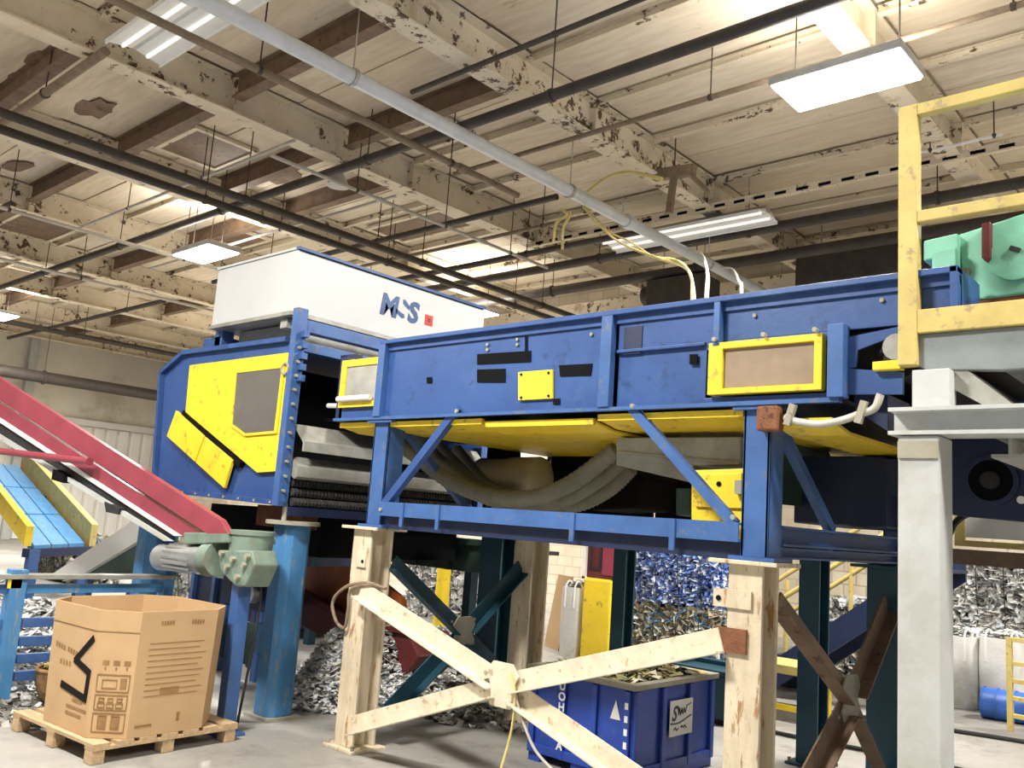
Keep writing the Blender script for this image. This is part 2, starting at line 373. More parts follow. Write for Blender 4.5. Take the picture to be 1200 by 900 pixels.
def fluorescent(x0, x1, y, z, label):
    t = thing('fluorescent_fixture', label, 'light fixture', ((x0+x1)/2, y, z), 'old strip lights')
    MB().box(x0, x1, y-.07, y+.07, z+.06, z+.15).build('spine', 'galv', t, bev=.005)
    for s in (-1, 1):
        MB().poly([(x0, y+s*.02, z+.06), (x0, y+s*.07, z+.1), (x0, y+s*.3, z+.02), (x0, y+s*.29, z-.02), (x0, y+s*.28, z-.02), (x0, y+s*.28, z+.01)], (x1-x0, 0, 0)).build('reflector', 'white', t)
        MB().cyl((x0+.04, y+s*.13, z+.02), (x1-.04, y+s*.13, z+.02), .02, 8).build('tube', 'tube_dim', t, smooth=40)
    for xx in (x0+.3, x1-.3): MB().cyl((xx, y, z+.15), (xx, y, ZD), .006, 6).build('hanger_rod', 'galv', t)
fluorescent(-8.85, -6.55, 3.5, 6.12, 'unlit silver strip light hanging at the top left between pipes')
fluorescent(-8.1, -5.35, 10.85, 6.02, 'pale strip light hanging above the blue conveyor near the back wall')

# ------------------------------------------------------------------ ceiling pipes
def pipe(name, label, pts, r, mat, hang=(), couple=(), cat='pipe', n=12):
    t = thing(name, label, cat, pts[0])
    MB().tube(pts, r, n, sub=6).build('run', mat, t, smooth=50)
    for h in hang:
        p = Vector(h)
        MB().cyl(p+Vector((0, 0, r)), (p.x, p.y, ZD), .008, 6).build('hanger_rod', 'pipe_dark' if mat != 'pipe_silver' else 'galv', t)
        d = (Vector(pts[1])-Vector(pts[0])).normalized()
        MB().cyl(p-d*.02, p+d*.02, r*1.22, 12).build('clamp', 'pipe_dark' if mat != 'pipe_silver' else 'galv', t, smooth=40)
    for h in couple:
        p = Vector(h); d = (Vector(pts[1])-Vector(pts[0])).normalized()
        MB().cyl(p-d*.07, p+d*.07, r*1.3, 12).build('coupling', mat, t, smooth=40)
    return t
def line_x(y, z, x0, x1, xs): return [(x0, y, z), (x1, y, z)], [(x, y, z) for x in xs]
def line_y(x, z, y0, y1, ys): return [(x, y0, z), (x, y1, z)], [(x, y, z) for y in ys]
p, h = line_y(-6.45, 5.6, -2, 13.2, (1.2, 4.55, 7.85, 11.2)); pipe('duct_pipe', 'thick silver pipe running diagonally overhead above the sorter', p, .075, 'pipe_silver', h, [(-6.45, 2.9, 5.6), (-6.45, 9.1, 5.6)])
p, h = line_y(-10.35, 5.6, -2, 14.4, (2.5, 5.8, 9.0, 12.0)); pipe('water_pipe', 'upper of two parallel dark pipes running past the hood', p, .055, 'pipe_dark', h)
p, h = line_y(-10.85, 5.6, -2, 14.4, (2.2, 5.5, 8.7, 11.8)); pipe('water_pipe', 'lower of two parallel dark pipes running past the hood', p, .055, 'pipe_dark', h)
p, h = line_y(-7.35, 5.75, -2, 7.9, (4.1, 6.7)); pipe('conduit_pipe', 'thin brown pipe running alongside the thick silver pipe', p, .04, 'pipe_brown', h, [(-7.35, 6.9, 5.75)])
p, h = line_x(6.42, 5.98, -24, 3, (-19, -15.6, -12.1, -8.6, -5.6, -2.5)); pipe('sprinkler_main', 'long black pipe crossing under the girders', p, .06, 'pipe_dark', h)
p, h = line_x(5.72, 6.12, -7.0, 3, (-5.0, -1.5)); pipe('rod_pipe', 'thin black rod pipe crossing the top centre', p, .028, 'pipe_dark', h)
p, h = line_x(7.55, 6.1, -8.2, 3, (-4.4, -1.6)); pipe('branch_pipe', 'thin dark branch pipe behind the long black pipe', p, .03, 'pipe_brown', h)
p, h = line_x(11.35, 6.05, -16, 6, (-8.6, -5.9, -3.3)); pipe('back_pipe', 'grey pipe crossing beneath the pale strip light', p, .075, 'pipe_dark', h)
p, h = line_x(8.5, 5.9, -16, -7.2, (-14, -10.9)); pipe('branch_pipe', 'brown branch pipe crossing above the white hood', p, .045, 'pipe_dark', h)
p, h = line_x(10.2, 5.9, -17, -7.0, (-13.2, -9.2)); pipe('branch_pipe', 'far brown branch pipe crossing behind the white hood', p, .05, 'pipe_dark', h)
p, h = line_x(3.28, 6.1, -14, -9.0, (-10.6,)); pipe('branch_pipe', 'short brown pipe meeting the strip light at the top left', p, .05, 'pipe_brown', h)
p, h = line_y(-14.3, 5.7, -1, 13, (4.2, 7.0)); pipe('sprinkler_line', 'pale thin sprinkler line left of the small bright light', p, .03, 'cable_grey', h)
p, h = line_y(-17.6, 5.7, -1, 13.5, (4.6, 6.6, 9.6)); pipe('sprinkler_line', 'far pale sprinkler line above the red conveyor', p, .03, 'cable_grey', h)
p, h = line_y(-24.5, 5.75, 2, 14, (6.0, 9.5)); pipe('water_pipe', 'distant dark pipe above the red conveyor', p, .07, 'pipe_dark', h)
p, h = line_y(-25.5, 4.6, 3, 14, (5.2, 9.0)); pipe('vent_pipe', 'distant thick grey pipe near the pale end wall', p, .16, 'pipe_dark', h)
p, h = line_y(-9.0, 5.72, 5.3, 10.5, (6.6, 8.2, 9.6)); pipe('sprinkler_line', 'pale short sprinkler line over the hood with couplings', p, .025, 'cable_grey', h, [(-9, 7.0, 5.72), (-9, 9.0, 5.72)])
p, h = line_x(10.55, 6.16, -9.5, 3, ()); sp = pipe('perforated_channel', 'perforated steel channel crossing behind the big light', p, .001, 'girder_paint', cat='channel')
MB().bar((-9.5, 10.55, 6.2), (3, 10.55, 6.2), .06, .1).build('rail', 'girder_paint', sp)
sl = MB()
x = -9.3
while x < 2.8: sl.box(x, x+.16, 10.514, 10.52, 6.17, 6.21); x += .3
setp(sl.build('slots', 'black', sp), kind='stuff')
# bent white conduit near the yellow rail
pipe('bent_conduit', 'short bent white conduit under the roof behind the yellow rail', [at(1080, 168, 'z', 6.12), at(1082, 178, 'z', 6.1), at(1175, 157, 'z', 6.1)], .018, 'white', [at(1090, 176, 'z', 6.1), at(1165, 159, 'z', 6.1)])
for (lab, Y_, z_, x0_, x1_, r_, mt, hs) in (
    ('pale thin conduit crossing left of the bell lamp', 5.6, 6.02, -15.5, -9.0, .022, 'cable_grey', (-13.5, -11.2)),
    ('pale thin conduit crossing just above the white hood', 7.4, 5.95, -16.5, -9.2, .022, 'cable_grey', (-14.2, -12.0)),
    ('brown thin pipe crossing between the silver pipe and the hood', 9.4, 5.95, -13.0, -6.9, .03, 'pipe_brown', (-11.6, -8.2)),
    ('dark thin pipe crossing at the far left under the roof', 4.3, 5.9, -22, -14.6, .035, 'pipe_dark', (-20.2, -18.0, -15.4)),
    ('thick dark pipe crossing near the back wall', 12.45, 6.0, -14.0, -1.0, .09, 'pipe_dark', (-10.5, -7.4, -4.0)),
    ('distant dark pipe crossing over the red conveyor', 8.6, 5.8, -27.5, -18.2, .05, 'pipe_dark', (-25.6, -22.8, -20.0))):
    p, h = line_x(Y_, z_, x0_, x1_, hs); pipe('cross_pipe', lab, p, r_, mt, h)
for (x0_, x1_, y0_, y1_) in ((-12.2, -11.0, 5.3, 6.3), (-9.0, -7.9, 7.0, 7.6), (-15.6, -14.5, 8.1, 8.8), (-12.3, -10.4, 9.3, 10.2), (-19.0, -17.4, 5.3, 6.4)):
    MB().ring([(x0_, y0_, ZD-.07), (x1_, y0_, ZD-.07), (x1_, y1_, ZD-.07), (x0_, y1_, ZD-.07)], [(x0_+.07, y0_+.07, ZD-.07), (x1_-.07, y0_+.07, ZD-.07), (x1_-.07, y1_-.07, ZD-.07), (x0_+.07, y1_-.07, ZD-.07)], (0, 0, .05)).build('hatch_frame', 'girder_paint', ce)
    MB().box(x0_+.07, x1_-.07, y0_+.07, y1_-.07, ZD-.045, ZD-.02).build('hatch_panel', 'brown_steel', ce)
# small bell fitting and warm-air blower hanging from pipes
t = thing('pendant_lamp', 'small grey bell lamp hanging below the black pipe', 'light', (-11.2, 6.6, 5.7))
c = at(396, 218, 'y', 6.7)
MB().cyl(c+Vector((0, 0, .2)), c, .05, 14, .16).build('shade', 'lamp_body', t, smooth=40)
MB().cyl(c+Vector((0, 0, .2)), (c.x, c.y, ZD), .01, 6).build('cord', 'pipe_dark', t)
c = at(800, 342, 'y', 12.6)
t = thing('heater_unit', 'dark blower unit hanging in front of the back wall', 'heater', (c.x, c.y, c.z-.3))
MB().box(c.x-.55, c.x+.55, c.y-.3, c.y+.3, c.z-.35, c.z+.2).build('housing', 'pipe_dark', t, bev=.03)
MB().cyl((c.x-.75, c.y, c.z), (c.x-.55, c.y, c.z), .18, 14).build('fan_duct', 'pipe_dark', t, smooth=40)
for s in (-.4, .4): MB().cyl((c.x+s, c.y, c.z+.2), (c.x+s, c.y, ZD), .012, 6).build('hanger_rod', 'galv', t)
t = thing('duct_box', 'wide dark duct box hanging behind the right end of the blue conveyor', 'duct', (0, 0, 0))
a = at(935, 305, 'y', 13.0)
MB().box(a.x, a.x+2.2, 12.9, 13.6, a.z-.45, a.z).build('casing', 'pipe_dark', t, bev=.02)
for s in (.3, 1.9): MB().cyl((a.x+s, 13.2, a.z), (a.x+s, 13.2, ZD), .012, 6).build('hanger_rod', 'galv', t)
# broken bracket under centre girder
c = at(790, 205, 'z', 6.15)
t = thing('sign_bracket', 'brown twisted bracket hanging under the centre girder', 'bracket', c)
MB().bar(c+Vector((-.3, 0, .06)), c+Vector((.3, 0, 0)), .1, .14).build('arm', 'pipe_brown', t)
MB().bar(c, c+Vector((-.05, 0, -.5)), .08, .06).build('drop', 'pipe_brown', t)
MB().bar(c+Vector((.2, 0, 0)), c+Vector((.45, .1, -.3)), .12, .05).build('flap', 'pipe_brown', t)
MB().cyl(c+Vector((0, 0, .05)), (c.x, c.y, ZD), .01, 6).build('hanger_rod', 'pipe_dark', t)
# cables draped from the roof
def cable(name, label, pts, r, mat): 
    return setp(MB().tube(pts, r, 6, sub=8).build(name, mat, smooth=60), label, 'cable')
q = lambda pts, Y: [at(x, y, 'y', Y) for x, y in pts]
qq = lambda pts, a, b: [at(x, y, 'y', a+(b-a)*i/(len(pts)-1)) for i, (x, y) in enumerate(pts)]
def drop(P, z=2.82): return P+[Vector((P[-1].x, P[-1].y, z))]
t = thing('yellow_cable', 'pair of yellow strands drooping from the silver pipe to the conveyor', 'cable', at(682, 240, 'y', 8.3))
MB().tube(drop(qq([(682, 240), (700, 262), (728, 285), (770, 302), (800, 312), (810, 325), (811, 352)], 8.3, 5.6)), .014, 6).build('strand', 'cable_yellow', t, smooth=60)
MB().tube(drop(qq([(686, 242), (712, 270), (738, 283), (765, 300), (790, 304), (806, 316), (814, 352)], 8.4, 5.9)), .011, 6).build('strand', 'cable_yellow', t, smooth=60)
cable('yellow_cable', 'yellow cable loop hanging left of the silver pipe', q([(660, 246), (664, 252), (652, 262), (648, 285)], 7.9), .022, 'cable_yellow')
cable('yellow_cable', 'short yellow cable tail beside the hanging loop', q([(668, 248), (667, 254), (660, 268), (659, 292)], 7.95), .018, 'cable_yellow')
cable('yellow_cable', 'yellow cable slung under the centre girder', q([(688, 225), (712, 208), (735, 202), (760, 206), (776, 210)], 8.6), .025, 'cable_yellow')
cable('white_conduit', 'white flexible conduit dropping to the conveyor top', drop(qq([(806, 292), (822, 298), (829, 320), (828, 348)], 10.4, 5.6)), .018, 'cable_grey')
cable('white_conduit', 'curved pale conduit reaching the conveyor top further right', drop(qq([(845, 314), (858, 315), (866, 330), (869, 342)], 11.2, 5.8)), .014, 'cable_grey')

# ------------------------------------------------------------------ steel columns
def hcolumn(label, x0, x1, y0, y1, z1, mat, name='steel_column', cap=.09, group='steel columns under the sorting machine', extra=None, capm=None, z0=0.0):
    t = thing(name, label, 'column', ((x0+x1)/2, (y0+y1)/2, z0), group)
    f = .022
    MB().box(x0, x1, y0, y0+f, z0+.02, z1-.02).build('flange', mat, t, bev=.004)
    MB().box(x0, x1, y1-f, y1, z0+.02, z1-.02).build('flange', mat, t, bev=.004)
    MB().box((x0+x1)/2-.009, (x0+x1)/2+.009, y0+f, y1-f, z0+.02, z1-.02).build('web', mat, t)
    MB().box(x0-cap, x1+cap, y0-cap*.5, y1+cap*.5, z1-.02, z1).build('cap_plate', capm or mat, t, bev=.003)
    MB().box(x0-.06, x1+.06, y0-.05, y1+.05, z0, z0+.02).build('base_plate', mat, t, bev=.003)
    for sx in (x0-.035, x1+.035):
        MB().cyl((sx, y0-.025, z0+.02), (sx, y0-.025, z0+.05), .014, 6).build('bolt', 'plate_worn', t)
    return t
ZC = 1.5
c1 = hcolumn('rusty cream column left of the cream cross brace', -5.07, -4.87, 4.0, 4.2, ZC, 'cream')
MB().box(-5.0, -4.9, 3.985, 4.0, 1.22, 1.30).build('lug_plate', 'cream', c1); MB().cyl((-4.925, 3.984, 1.26), (-4.925, 3.98, 1.26), .012, 8).build('bolt_hole', 'black', c1)
c2 = hcolumn('rusty cream column right of the blue bin', -2.13, -1.95, 4.0, 4.18, ZC, 'cream')
MB().box(-2.2, -2.0, 3.985, 4.0, 1.27, 1.355).build('lug_plate', 'cream', c2); MB().cyl((-2.17, 3.984, 1.31), (-2.17, 3.98, 1.31), .014, 8).build('bolt_hole', 'black', c2)
MB().box(-2.19, -2.02, 3.982, 4.0, 1.06, 1.175).build('splice_plate', 'rust_steel', c2)
hcolumn('cream column in the back row behind the cross brace', -4.97, -4.77, 5.62, 5.84, ZC, 'cream')
hcolumn('dark teal column in the back row behind the rusty cream one at right', -2.1, -1.9, 5.75, 6.0, ZC, 'teal')
hcolumn('slim dark teal column behind the brown cross brace', -2.9, -2.74, 6.55, 6.75, 1.62, 'teal')
hcolumn('dark teal column left of the back cream column', -5.72, -5.46, 6.0, 6.22, 1.5, 'teal')
hcolumn('slim teal column beside the yellow bollard cover', -4.19, -4.07, 5.95, 6.1, 1.52, 'teal')
# light blue tubular columns with chamfered corners
def bcolumn(label, xc, yc, w, z1, z0=0):
    t = thing('steel_column', label, 'column', (xc, yc, z0), 'light blue columns under the sorter'); k = w*.22; h = w/2
    oc = [(-h, -h+k), (-h+k, -h), (h-k, -h), (h, -h+k), (h, h-k), (h-k, h), (-h+k, h), (-h, h-k)]
    MB().poly([(xc+a, yc+b, z0+.025) for a, b in oc], (0, 0, z1-z0-.05)).build('shaft', 'column_blue', t, bev=.006)
    MB().cyl((xc, yc, z1-.03), (xc, yc, z1), h*1.7, 20).build('cap_plate', 'plate_worn', t, smooth=40)
    MB().box(xc-h*1.25, xc+h*1.25, yc-h*1.25, yc+h*1.25, z0, z0+.025).build('base_plate', 'plate_worn', t)
    MB().box(xc-h-.12, xc-h, yc-.06, yc+.06, z0+.45, z0+.68).build('bracket', 'column_blue', t, bev=.004)
    return t
bcolumn('light blue column right of the cardboard box', -6.0, 4.12, .25, 1.49)
bcolumn('light blue column behind the cardboard box at left', -8.22, 4.14, .32, 1.49)

# ------------------------------------------------------------------ cross braces
def xbrace(label, pts, ctr, mat, w, plate_d, name='cross_brace', gus=.11, axis='y', gm=None, group='diagonal cross braces', bolt='plate_worn'):
    t = thing(name, label, 'brace', (ctr[0], ctr[1], 0), group)
    C = Vector(ctr)
    for p in pts:
        p = Vector(p); d = (C-p).normalized()
        up = (0, 1, 0) if axis == 'y' else (1, 0, 0)
        a_ = d.cross(Vector(up)).normalized(); sg = 1 if a_.z > 0 else -1; sh = a_*(-sg*w/2)
        MB().angle(p+sh, C-d*gus*.55+sh, w, w*.65, .012, up, fx=sg, fy=-1 if axis == 'y' else 1).build('arm', mat, t, bev=.002)
        q_ = C-d*gus*.85
        n = Vector(up)
        for s in (0, .05):
            MB().cyl(q_-d*s-n*.016*(1 if axis == 'y' else -1), q_-d*s+n*.005, .013, 6).build('bolt', bolt, t)
    g = gus
    o = [(-g*.6, -g), (g*.6, -g), (g, -g*.5), (g*.7, 0), (g, g*.5), (g*.6, g), (-g*.6, g), (-g, g*.5), (-g*.7, 0), (-g, -g*.5)]
    if axis == 'y': MB().poly([C+Vector((a, plate_d, b)) for a, b in o], (0, .014, 0)).build('gusset_plate', gm or mat, t, bev=.002)
    else: MB().poly([C+Vector((plate_d, a, b)) for a, b in o], (-.014, 0, 0)).build('gusset_plate', gm or mat, t, bev=.002)
    return t
Yb = 3.985
C0 = at(592, 802, 'y', Yb)
xbrace('pale cream cross brace in front of the blue bin', [at(424, 690, 'y', Yb), at(846, 750, 'y', Yb), at(414, 850, 'y', Yb), at(862, 992, 'y', Yb)], C0, 'cream_brace', .12, -.035, gus=.125)
Xb = -4.88
C1 = at(541, 741, 'x', Xb)
xbrace('dark teal cross brace between the two cream columns', [(Xb, 4.215, 1.26), (Xb, 5.605, 1.25), (Xb, 4.26, .22), (Xb, 5.605, .3)], C1, 'teal', .12, .03, axis='x', gm='plate_worn', gus=.12)
Xc = -1.98
C2 = at(992, 818, 'x', Xc)
xbrace('rusty brown cross brace right of the front cream column', [(Xc, 4.215, 1.3), (Xc, 5.735, 1.28), (Xc, 4.215, .2), (Xc, 5.735, .22)], C2, 'brown_steel', .13, .03, axis='x', gm='plate_worn', gus=.13)
# cable wrapped on column, and cables hanging from the brace
cable('looped_cable', 'grey cable loop tied round the left cream column', q([(452, 690), (430, 683), (405, 688), (390, 705), (394, 728), (404, 735), (408, 715), (412, 690), (440, 684)], 3.97), .012, 'pipe_brown')
cable('yellow_cable', 'yellow cable hanging from the centre of the cream brace', q([(598, 790), (603, 810), (602, 840), (596, 870), (586, 905), (578, 935)], 3.93), .008, 'cable_yellow')
cable('pale_cable', 'pale cable curving from the brace in front of the bin', q([(603, 810), (613, 845), (628, 880), (655, 910), (668, 930)], 3.94), .008, 'cable_grey')

# ------------------------------------------------------------------ optical sorter
S0 = thing('optical_sorter', 'large blue sorting machine with yellow doors and a white hood on top', 'machine', (-7.1, 5.1, 1.5))
YN = 4.0
side = [(192, 437), (218, 414), (340, 398), (332, 590), (183, 573)]
MB().py(side, YN, .03).build('side_panel', 'blue', S0, bev=.004)
MB().poly([at(x, y, 'y', YN)+Vector((0, 2.25, 0)) for x, y in side], (0, .03, 0)).build('side_panel', 'blue', S0)
pl = [at(x, y, 'y', YN) for x, y in side]
# rim angle round the side panel
for i, j in ((0, 1), (1, 2), (4, 0), (3, 4)):
    MB().bar(pl[i]+Vector((0, -.02, 0)), pl[j]+Vector((0, -.02, 0)), .04, .05, (0, 1, 0)).build('edge_angle', 'blue', S0)
zt, zb = pl[2].z, pl[3].z
MB().box(pl[1].x, -6.1, 4.04, 6.24, zt-.06, zt-.02).build('top_panel', 'blue', S0)
MB().box(pl[4].x, pl[4].x+.03, 4.04, 6.24, zb+.03, pl[0].z).build('end_panel', 'navy', S0)
MB().box(pl[4].x+.04, -6.2, 4.06, 6.22, zb+.02, zb+.06).build('floor_pan', 'navy', S0)
MB().box(-7.0, -6.9, 4.06, 6.22, zb+.1, zt-.1).build('dark_interior_sheet', 'black', S0)  # black sheet put in to make the machine interior read dark
# big yellow door
door = [(222, 428), (338, 413), (327, 552), (301, 554), (217, 483)]
dr = MB().py(door, YN-.035, .03).build('door', 'yellow', S0, bev=.004)
win = [(277, 437), (330, 431), (321, 505), (287, 508), (272, 497)]
MB().py(win, YN-.045, .012).build('window', 'window_grey', dr, bev=.003)
wo = [at(x, y, 'y', YN-.05) for x, y in win]; cw = sum(wo, Vector())/5
MB().ring([p+(p-cw)*.09 for p in wo], wo, (0, .012, 0)).build('window_frame', 'yellow', dr)
h = at(334, 432, 'y', YN-.05)
ringp = [h+Vector((math.cos(a)*.045, 0, math.sin(a)*.045)) for a in [2*PI*i/12 for i in range(13)]]
MB().tube(ringp, .011, 6, sub=2).build('ring_latch', 'plate_worn', dr, smooth=50)
MB().bar(at(216, 484, 'y', YN-.02), at(284, 545, 'y', YN-.02), .05, .05, (0, 1, 0)).build('slot', 'black', S0)
for f in ([(206, 481), (239, 511), (228, 541), (195, 511)], [(240, 512), (272, 539), (262, 572), (229, 542)]):
    MB().py(f, YN-.06, .03).build('flap', 'yellow', S0, bev=.004)
for i in range(9):
    p = pl[4].lerp(pl[3], (i+.5)/9); MB().cyl(p+Vector((0, -.05, .0)), p+Vector((0, -.02, 0)), .013, 6).build('bolt', 'plate_worn', S0)
# corner posts
MB().box(-6.075, -6.0, 3.95, 4.05, 1.6, 3.2).build('corner_post', 'blue_frame', S0, bev=.004)
MB().box(-6.12, -6.0, 6.2, 6.3, 1.5, 3.2).build('corner_post', 'blue_frame', S0, bev=.004)
for i in range(11):
    z = 1.72+i*.115; MB().cyl((-6.0, 3.99, z), (-5.975, 3.99, z), .013, 6).build('bolt', 'plate_worn', S0)
for i in range(5):
    z = 2.6+i*.09; MB().box(-6.0, -5.95, 4.0, 4.05, z, z+.05).build('hinge', 'blue_frame', S0)
MB().box(-8.2, -8.05, 3.97, 4.05, 1.49, 1.7).build('foot_bracket', 'blue_frame', S0)
MB().cyl((-6.03, 4.05, 1.49), (-6.03, 4.05, 1.62), .02, 10).build('jack_bolt', 'plate_worn', S0)
MB().box(-7.95, -6.15, 4.5, 6.1, 1.2, 1.58).build('dark_underfill', 'black', S0)  # black block standing in for the shade under the sorter
MB().box(-6.9, -6.2, 4.35, 4.5, 1.42, 1.6).build('hopper_flange', 'rust_steel', S0)
# frame below hood, cross members along the discharge end
MB().box(-6.12, -6.02, 4.05, 6.2, 3.02, 3.12).build('cross_member', 'blue_frame', S0, bev=.003)
MB().box(-6.14, -6.04, 4.05, 6.2, 2.86, 2.94).build('cross_member', 'blue_frame', S0, bev=.003)
MB().box(-6.4, -6.3, 4.05, 6.2, 3.08, 3.16).build('cross_member', 'sheet', S0, bev=.003)
MB().box(-7.55, -7.42, 4.1, 4.22, 2.9, 3.18).build('hood_support', 'blue_frame', S0, bev=.004)
MB().box(-7.75, -7.45, 4.1, 4.5, 2.93, 3.12).build('hood_bracket', 'blue', S0, bev=.004)
MB().box(-7.3, -6.25, 4.2, 5.9, 2.9, 3.16).build('lamp_box', 'sheet', S0, bev=.006)
# chutes, trays and brush across the opening
MB().poly([(-6.03, 4.06, 2.26), (-5.88, 4.06, 2.12), (-5.88, 4.06, 2.04), (-5.9, 4.06, 2.04), (-5.9, 4.06, 2.11), (-6.05, 4.06, 2.25)], (0, 2.1, 0)).build('chute_lip', 'sheet', S0)
MB().poly([(-6.05, 4.06, 2.0), (-5.93, 4.06, 1.92), (-5.93, 4.06, 1.84), (-5.97, 4.06, 1.82), (-6.1, 4.06, 1.9)], (0, 2.1, 0)).build('tray', 'sheet', S0)
MB().box(-6.2, -6.06, 4.06, 6.18, 1.6, 1.83).build('brush_bed', 'black', S0)
for i in range(3):
    zc = 1.79-i*.075; g = MB()
    n = 60
    for k in range(n):
        yk = 4.08+2.05*k/n; g.cyl((-6.04+.02*i, yk, zc), (-6.04+.02*i, yk+.02, zc), .034, 8)
    g.build('toothed_roller', 'brush', S0)
MB().box(-6.1, -5.98, 4.06, 6.2, 1.53, 1.6).build('cross_member', 'navy', S0)
MB().box(-6.2, -5.7, 4.45, 6.1, 2.33, 2.36).build('transfer_plate', 'black', S0)
# white hood
hz0, hz1, hx0, hx1, hy0, hy1 = 3.2, 3.74, -7.5, -6.2, 4.02, 6.3
hd = MB().poly([(hx0, hy0, hz0), (hx1, hy0, hz0), (hx1, hy0, hz1-.02), (hx1-.02, hy0, hz1), (hx0+.02, hy0, hz1), (hx0, hy0, hz1-.02)], (0, hy1-hy0, 0)).build('hood', 'hood_white', S0, bev=.012)
MB().box(hx1-.03, hx1+.012, hy0, hy1, hz1, hz1+.025).build('trim', 'logo_blue', hd)
MB().box(hx0, hx1-.03, hy0-.01, hy0+.03, hz1, hz1+.02).build('trim', 'hood_white', hd)
MB().box(hx0-.02, hx1+.02, hy0-.02, hy1+.02, hz0-.03, hz0).build('rim', 'sheet', hd)
MB().text('M', .27, (hx1+.001, 4.93, 3.40), (0, 1, 0), (0, 0, 1), .004, bold=.012, shear=.12).build('lettering', 'logo_blue', hd)
MB().poly([(hx1+.003, 5.125, 3.485), (hx1+.003, 5.125, 3.445), (hx1+.003, 5.20, 3.405), (hx1+.003, 5.235, 3.415), (hx1+.003, 5.225, 3.45), (hx1+.003, 5.19, 3.455)], (-.003, 0, 0)).build('lettering', 'logo_blue', hd)
MB().poly([(hx1+.003, 5.285, 3.50), (hx1+.003, 5.285, 3.54), (hx1+.003, 5.225, 3.59), (hx1+.003, 5.20, 3.585), (hx1+.003, 5.205, 3.545), (hx1+.003, 5.235, 3.525)], (-.003, 0, 0)).build('lettering', 'logo_blue', hd)
MB().text('S', .27, (hx1+.001, 5.27, 3.40), (0, 1, 0), (0, 0, 1), .004, bold=.012, shear=.12).build('lettering', 'logo_blue', hd)
MB().box(hx1, hx1+.005, 5.49, 5.59, 3.41, 3.51).build('logo_square', 'logo_red', hd)
MB().box(hx1+.004, hx1+.007, 5.52, 5.56, 3.44, 3.48).build('logo_mark', 'dark_red', hd)

# ------------------------------------------------------------------ feed conveyor
F0 = thing('feed_conveyor', 'long blue enclosed conveyor feeding the sorter, on a braced blue frame', 'conveyor', (-3.4, 5.1, 1.5))
za, zb2, xl, xr = 2.275, 2.83, -5.42, -1.07
zmid = 2.62
def panel(x0, x1, z0, z1, y=4.0, t=.02, mat='blue', nm='side_panel', par=F0, bev=.003): return MB().box(x0, x1, y, y+t, z0, z1).build(nm, mat, par, bev=bev)
panel(-4.88, -2.94, za, zb2-.03); panel(-2.86, -2.235, zmid-.02, zb2-.03); panel(-2.2, xr, zmid-.02, zb2-.03)
panel(-2.86, -2.3, za, zmid-.03, y=4.012); panel(-5.42, -4.9, za, zb2-.2, y=4.02)
panel(-2.86, -2.3, zmid-.035, zmid-.018, y=3.985, t=.03, nm='seam_strip')
panel(-2.3, -1.57, za, za+.03, y=3.99); panel(-2.3, -1.57, zmid-.06, zmid-.02, y=4.0)
MB().box(-2.3, -1.6, 4.05, 4.07, za, zmid).build('inner_panel', 'navy', F0)
MB().box(xl+.5, xr, 3.95, 4.03, zb2-.03, zb2).build('top_lip', 'blue', F0, bev=.004)
MB().box(xl+.5, xr, 3.985, 4.0, zb2-.075, zb2-.03).build('lip_return', 'blue', F0)
MB().box(xr-.03, xr, 3.95, 4.3, zmid-.02, zb2).build('end_plate', 'blue', F0)
MB().box(-5.35, xr, 6.18, 6.2, za, zb2).build('side_panel', 'blue', F0)
MB().box(-5.35, xr-.05, 4.06, 6.16, 2.58, 2.6).build('belt', 'belt', F0)
MB().box(-5.35, -1.65, 4.06, 6.16, 2.29, 2.31).build('bottom_pan', 'navy', F0)
MB().box(-4.9, -1.2, 4.03, 6.2, zb2-.03, zb2-.01).build('cover', 'blue', F0)
MB().cyl((-5.36, 4.1, 2.48), (-5.36, 6.1, 2.48), .1, 20).build('head_roller', 'rubber', F0, smooth=40)
MB().cyl((-1.35, 4.1, 2.48), (-1.35, 6.1, 2.48), .1, 20).build('tail_roller', 'rubber', F0, smooth=40)
# ribs
for x0, x1, z0 in ((-4.93, -4.86, za), (-2.95, -2.875, za), (-2.235, -2.2, zmid-.05)):
    MB().box(x0, x1, 3.95, 4.0, z0, zb2-.03).build('rib', 'blue_frame', F0, bev=.003)
MB().box(-1.63, -1.555, 3.94, 4.02, za-.0, zmid-.0).build('rib', 'blue_frame', F0, bev=.003)
MB().box(-5.4, -1.58, 3.96, 4.0, za-.02, za).build('bottom_flange', 'blue_frame', F0)
MB().box(-2.82, -2.7, 3.994, 4.0, za+.3, zb2-.1).build('doubler', 'navy', F0)
# left inspection window with yellow frame
fw = MB().ring([(-5.4, 3.99, 2.36), (-4.94, 3.99, 2.36), (-4.94, 3.99, 2.72), (-5.4, 3.99, 2.72)], [(-5.34, 3.99, 2.4), (-4.98, 3.99, 2.4), (-4.98, 3.99, 2.67), (-5.34, 3.99, 2.67)], (0, .03, 0)).build('window_frame', 'yellow', F0)
MB().box(-5.34, -4.98, 4.0, 4.01, 2.4, 2.67).build('pane', 'sheet', fw)
MB().cyl((-5.38, 3.97, 2.42), (-5.0, 3.97, 2.42), .022, 10).build('roller_tube', 'white', F0, smooth=40)
MB().box(-5.46, -5.38, 4.02, 4.3, 2.26, 2.75).build('end_bracket', 'navy', F0, bev=.004)
MB().box(-5.78, -5.58, 4.25, 4.32, 2.45, 2.84).build('baffle', 'navy', F0, bev=.004)
MB().cyl((-5.95, 4.3, 2.44), (-5.5, 4.3, 2.42), .02, 8).build('roller_tube', 'white', F0)
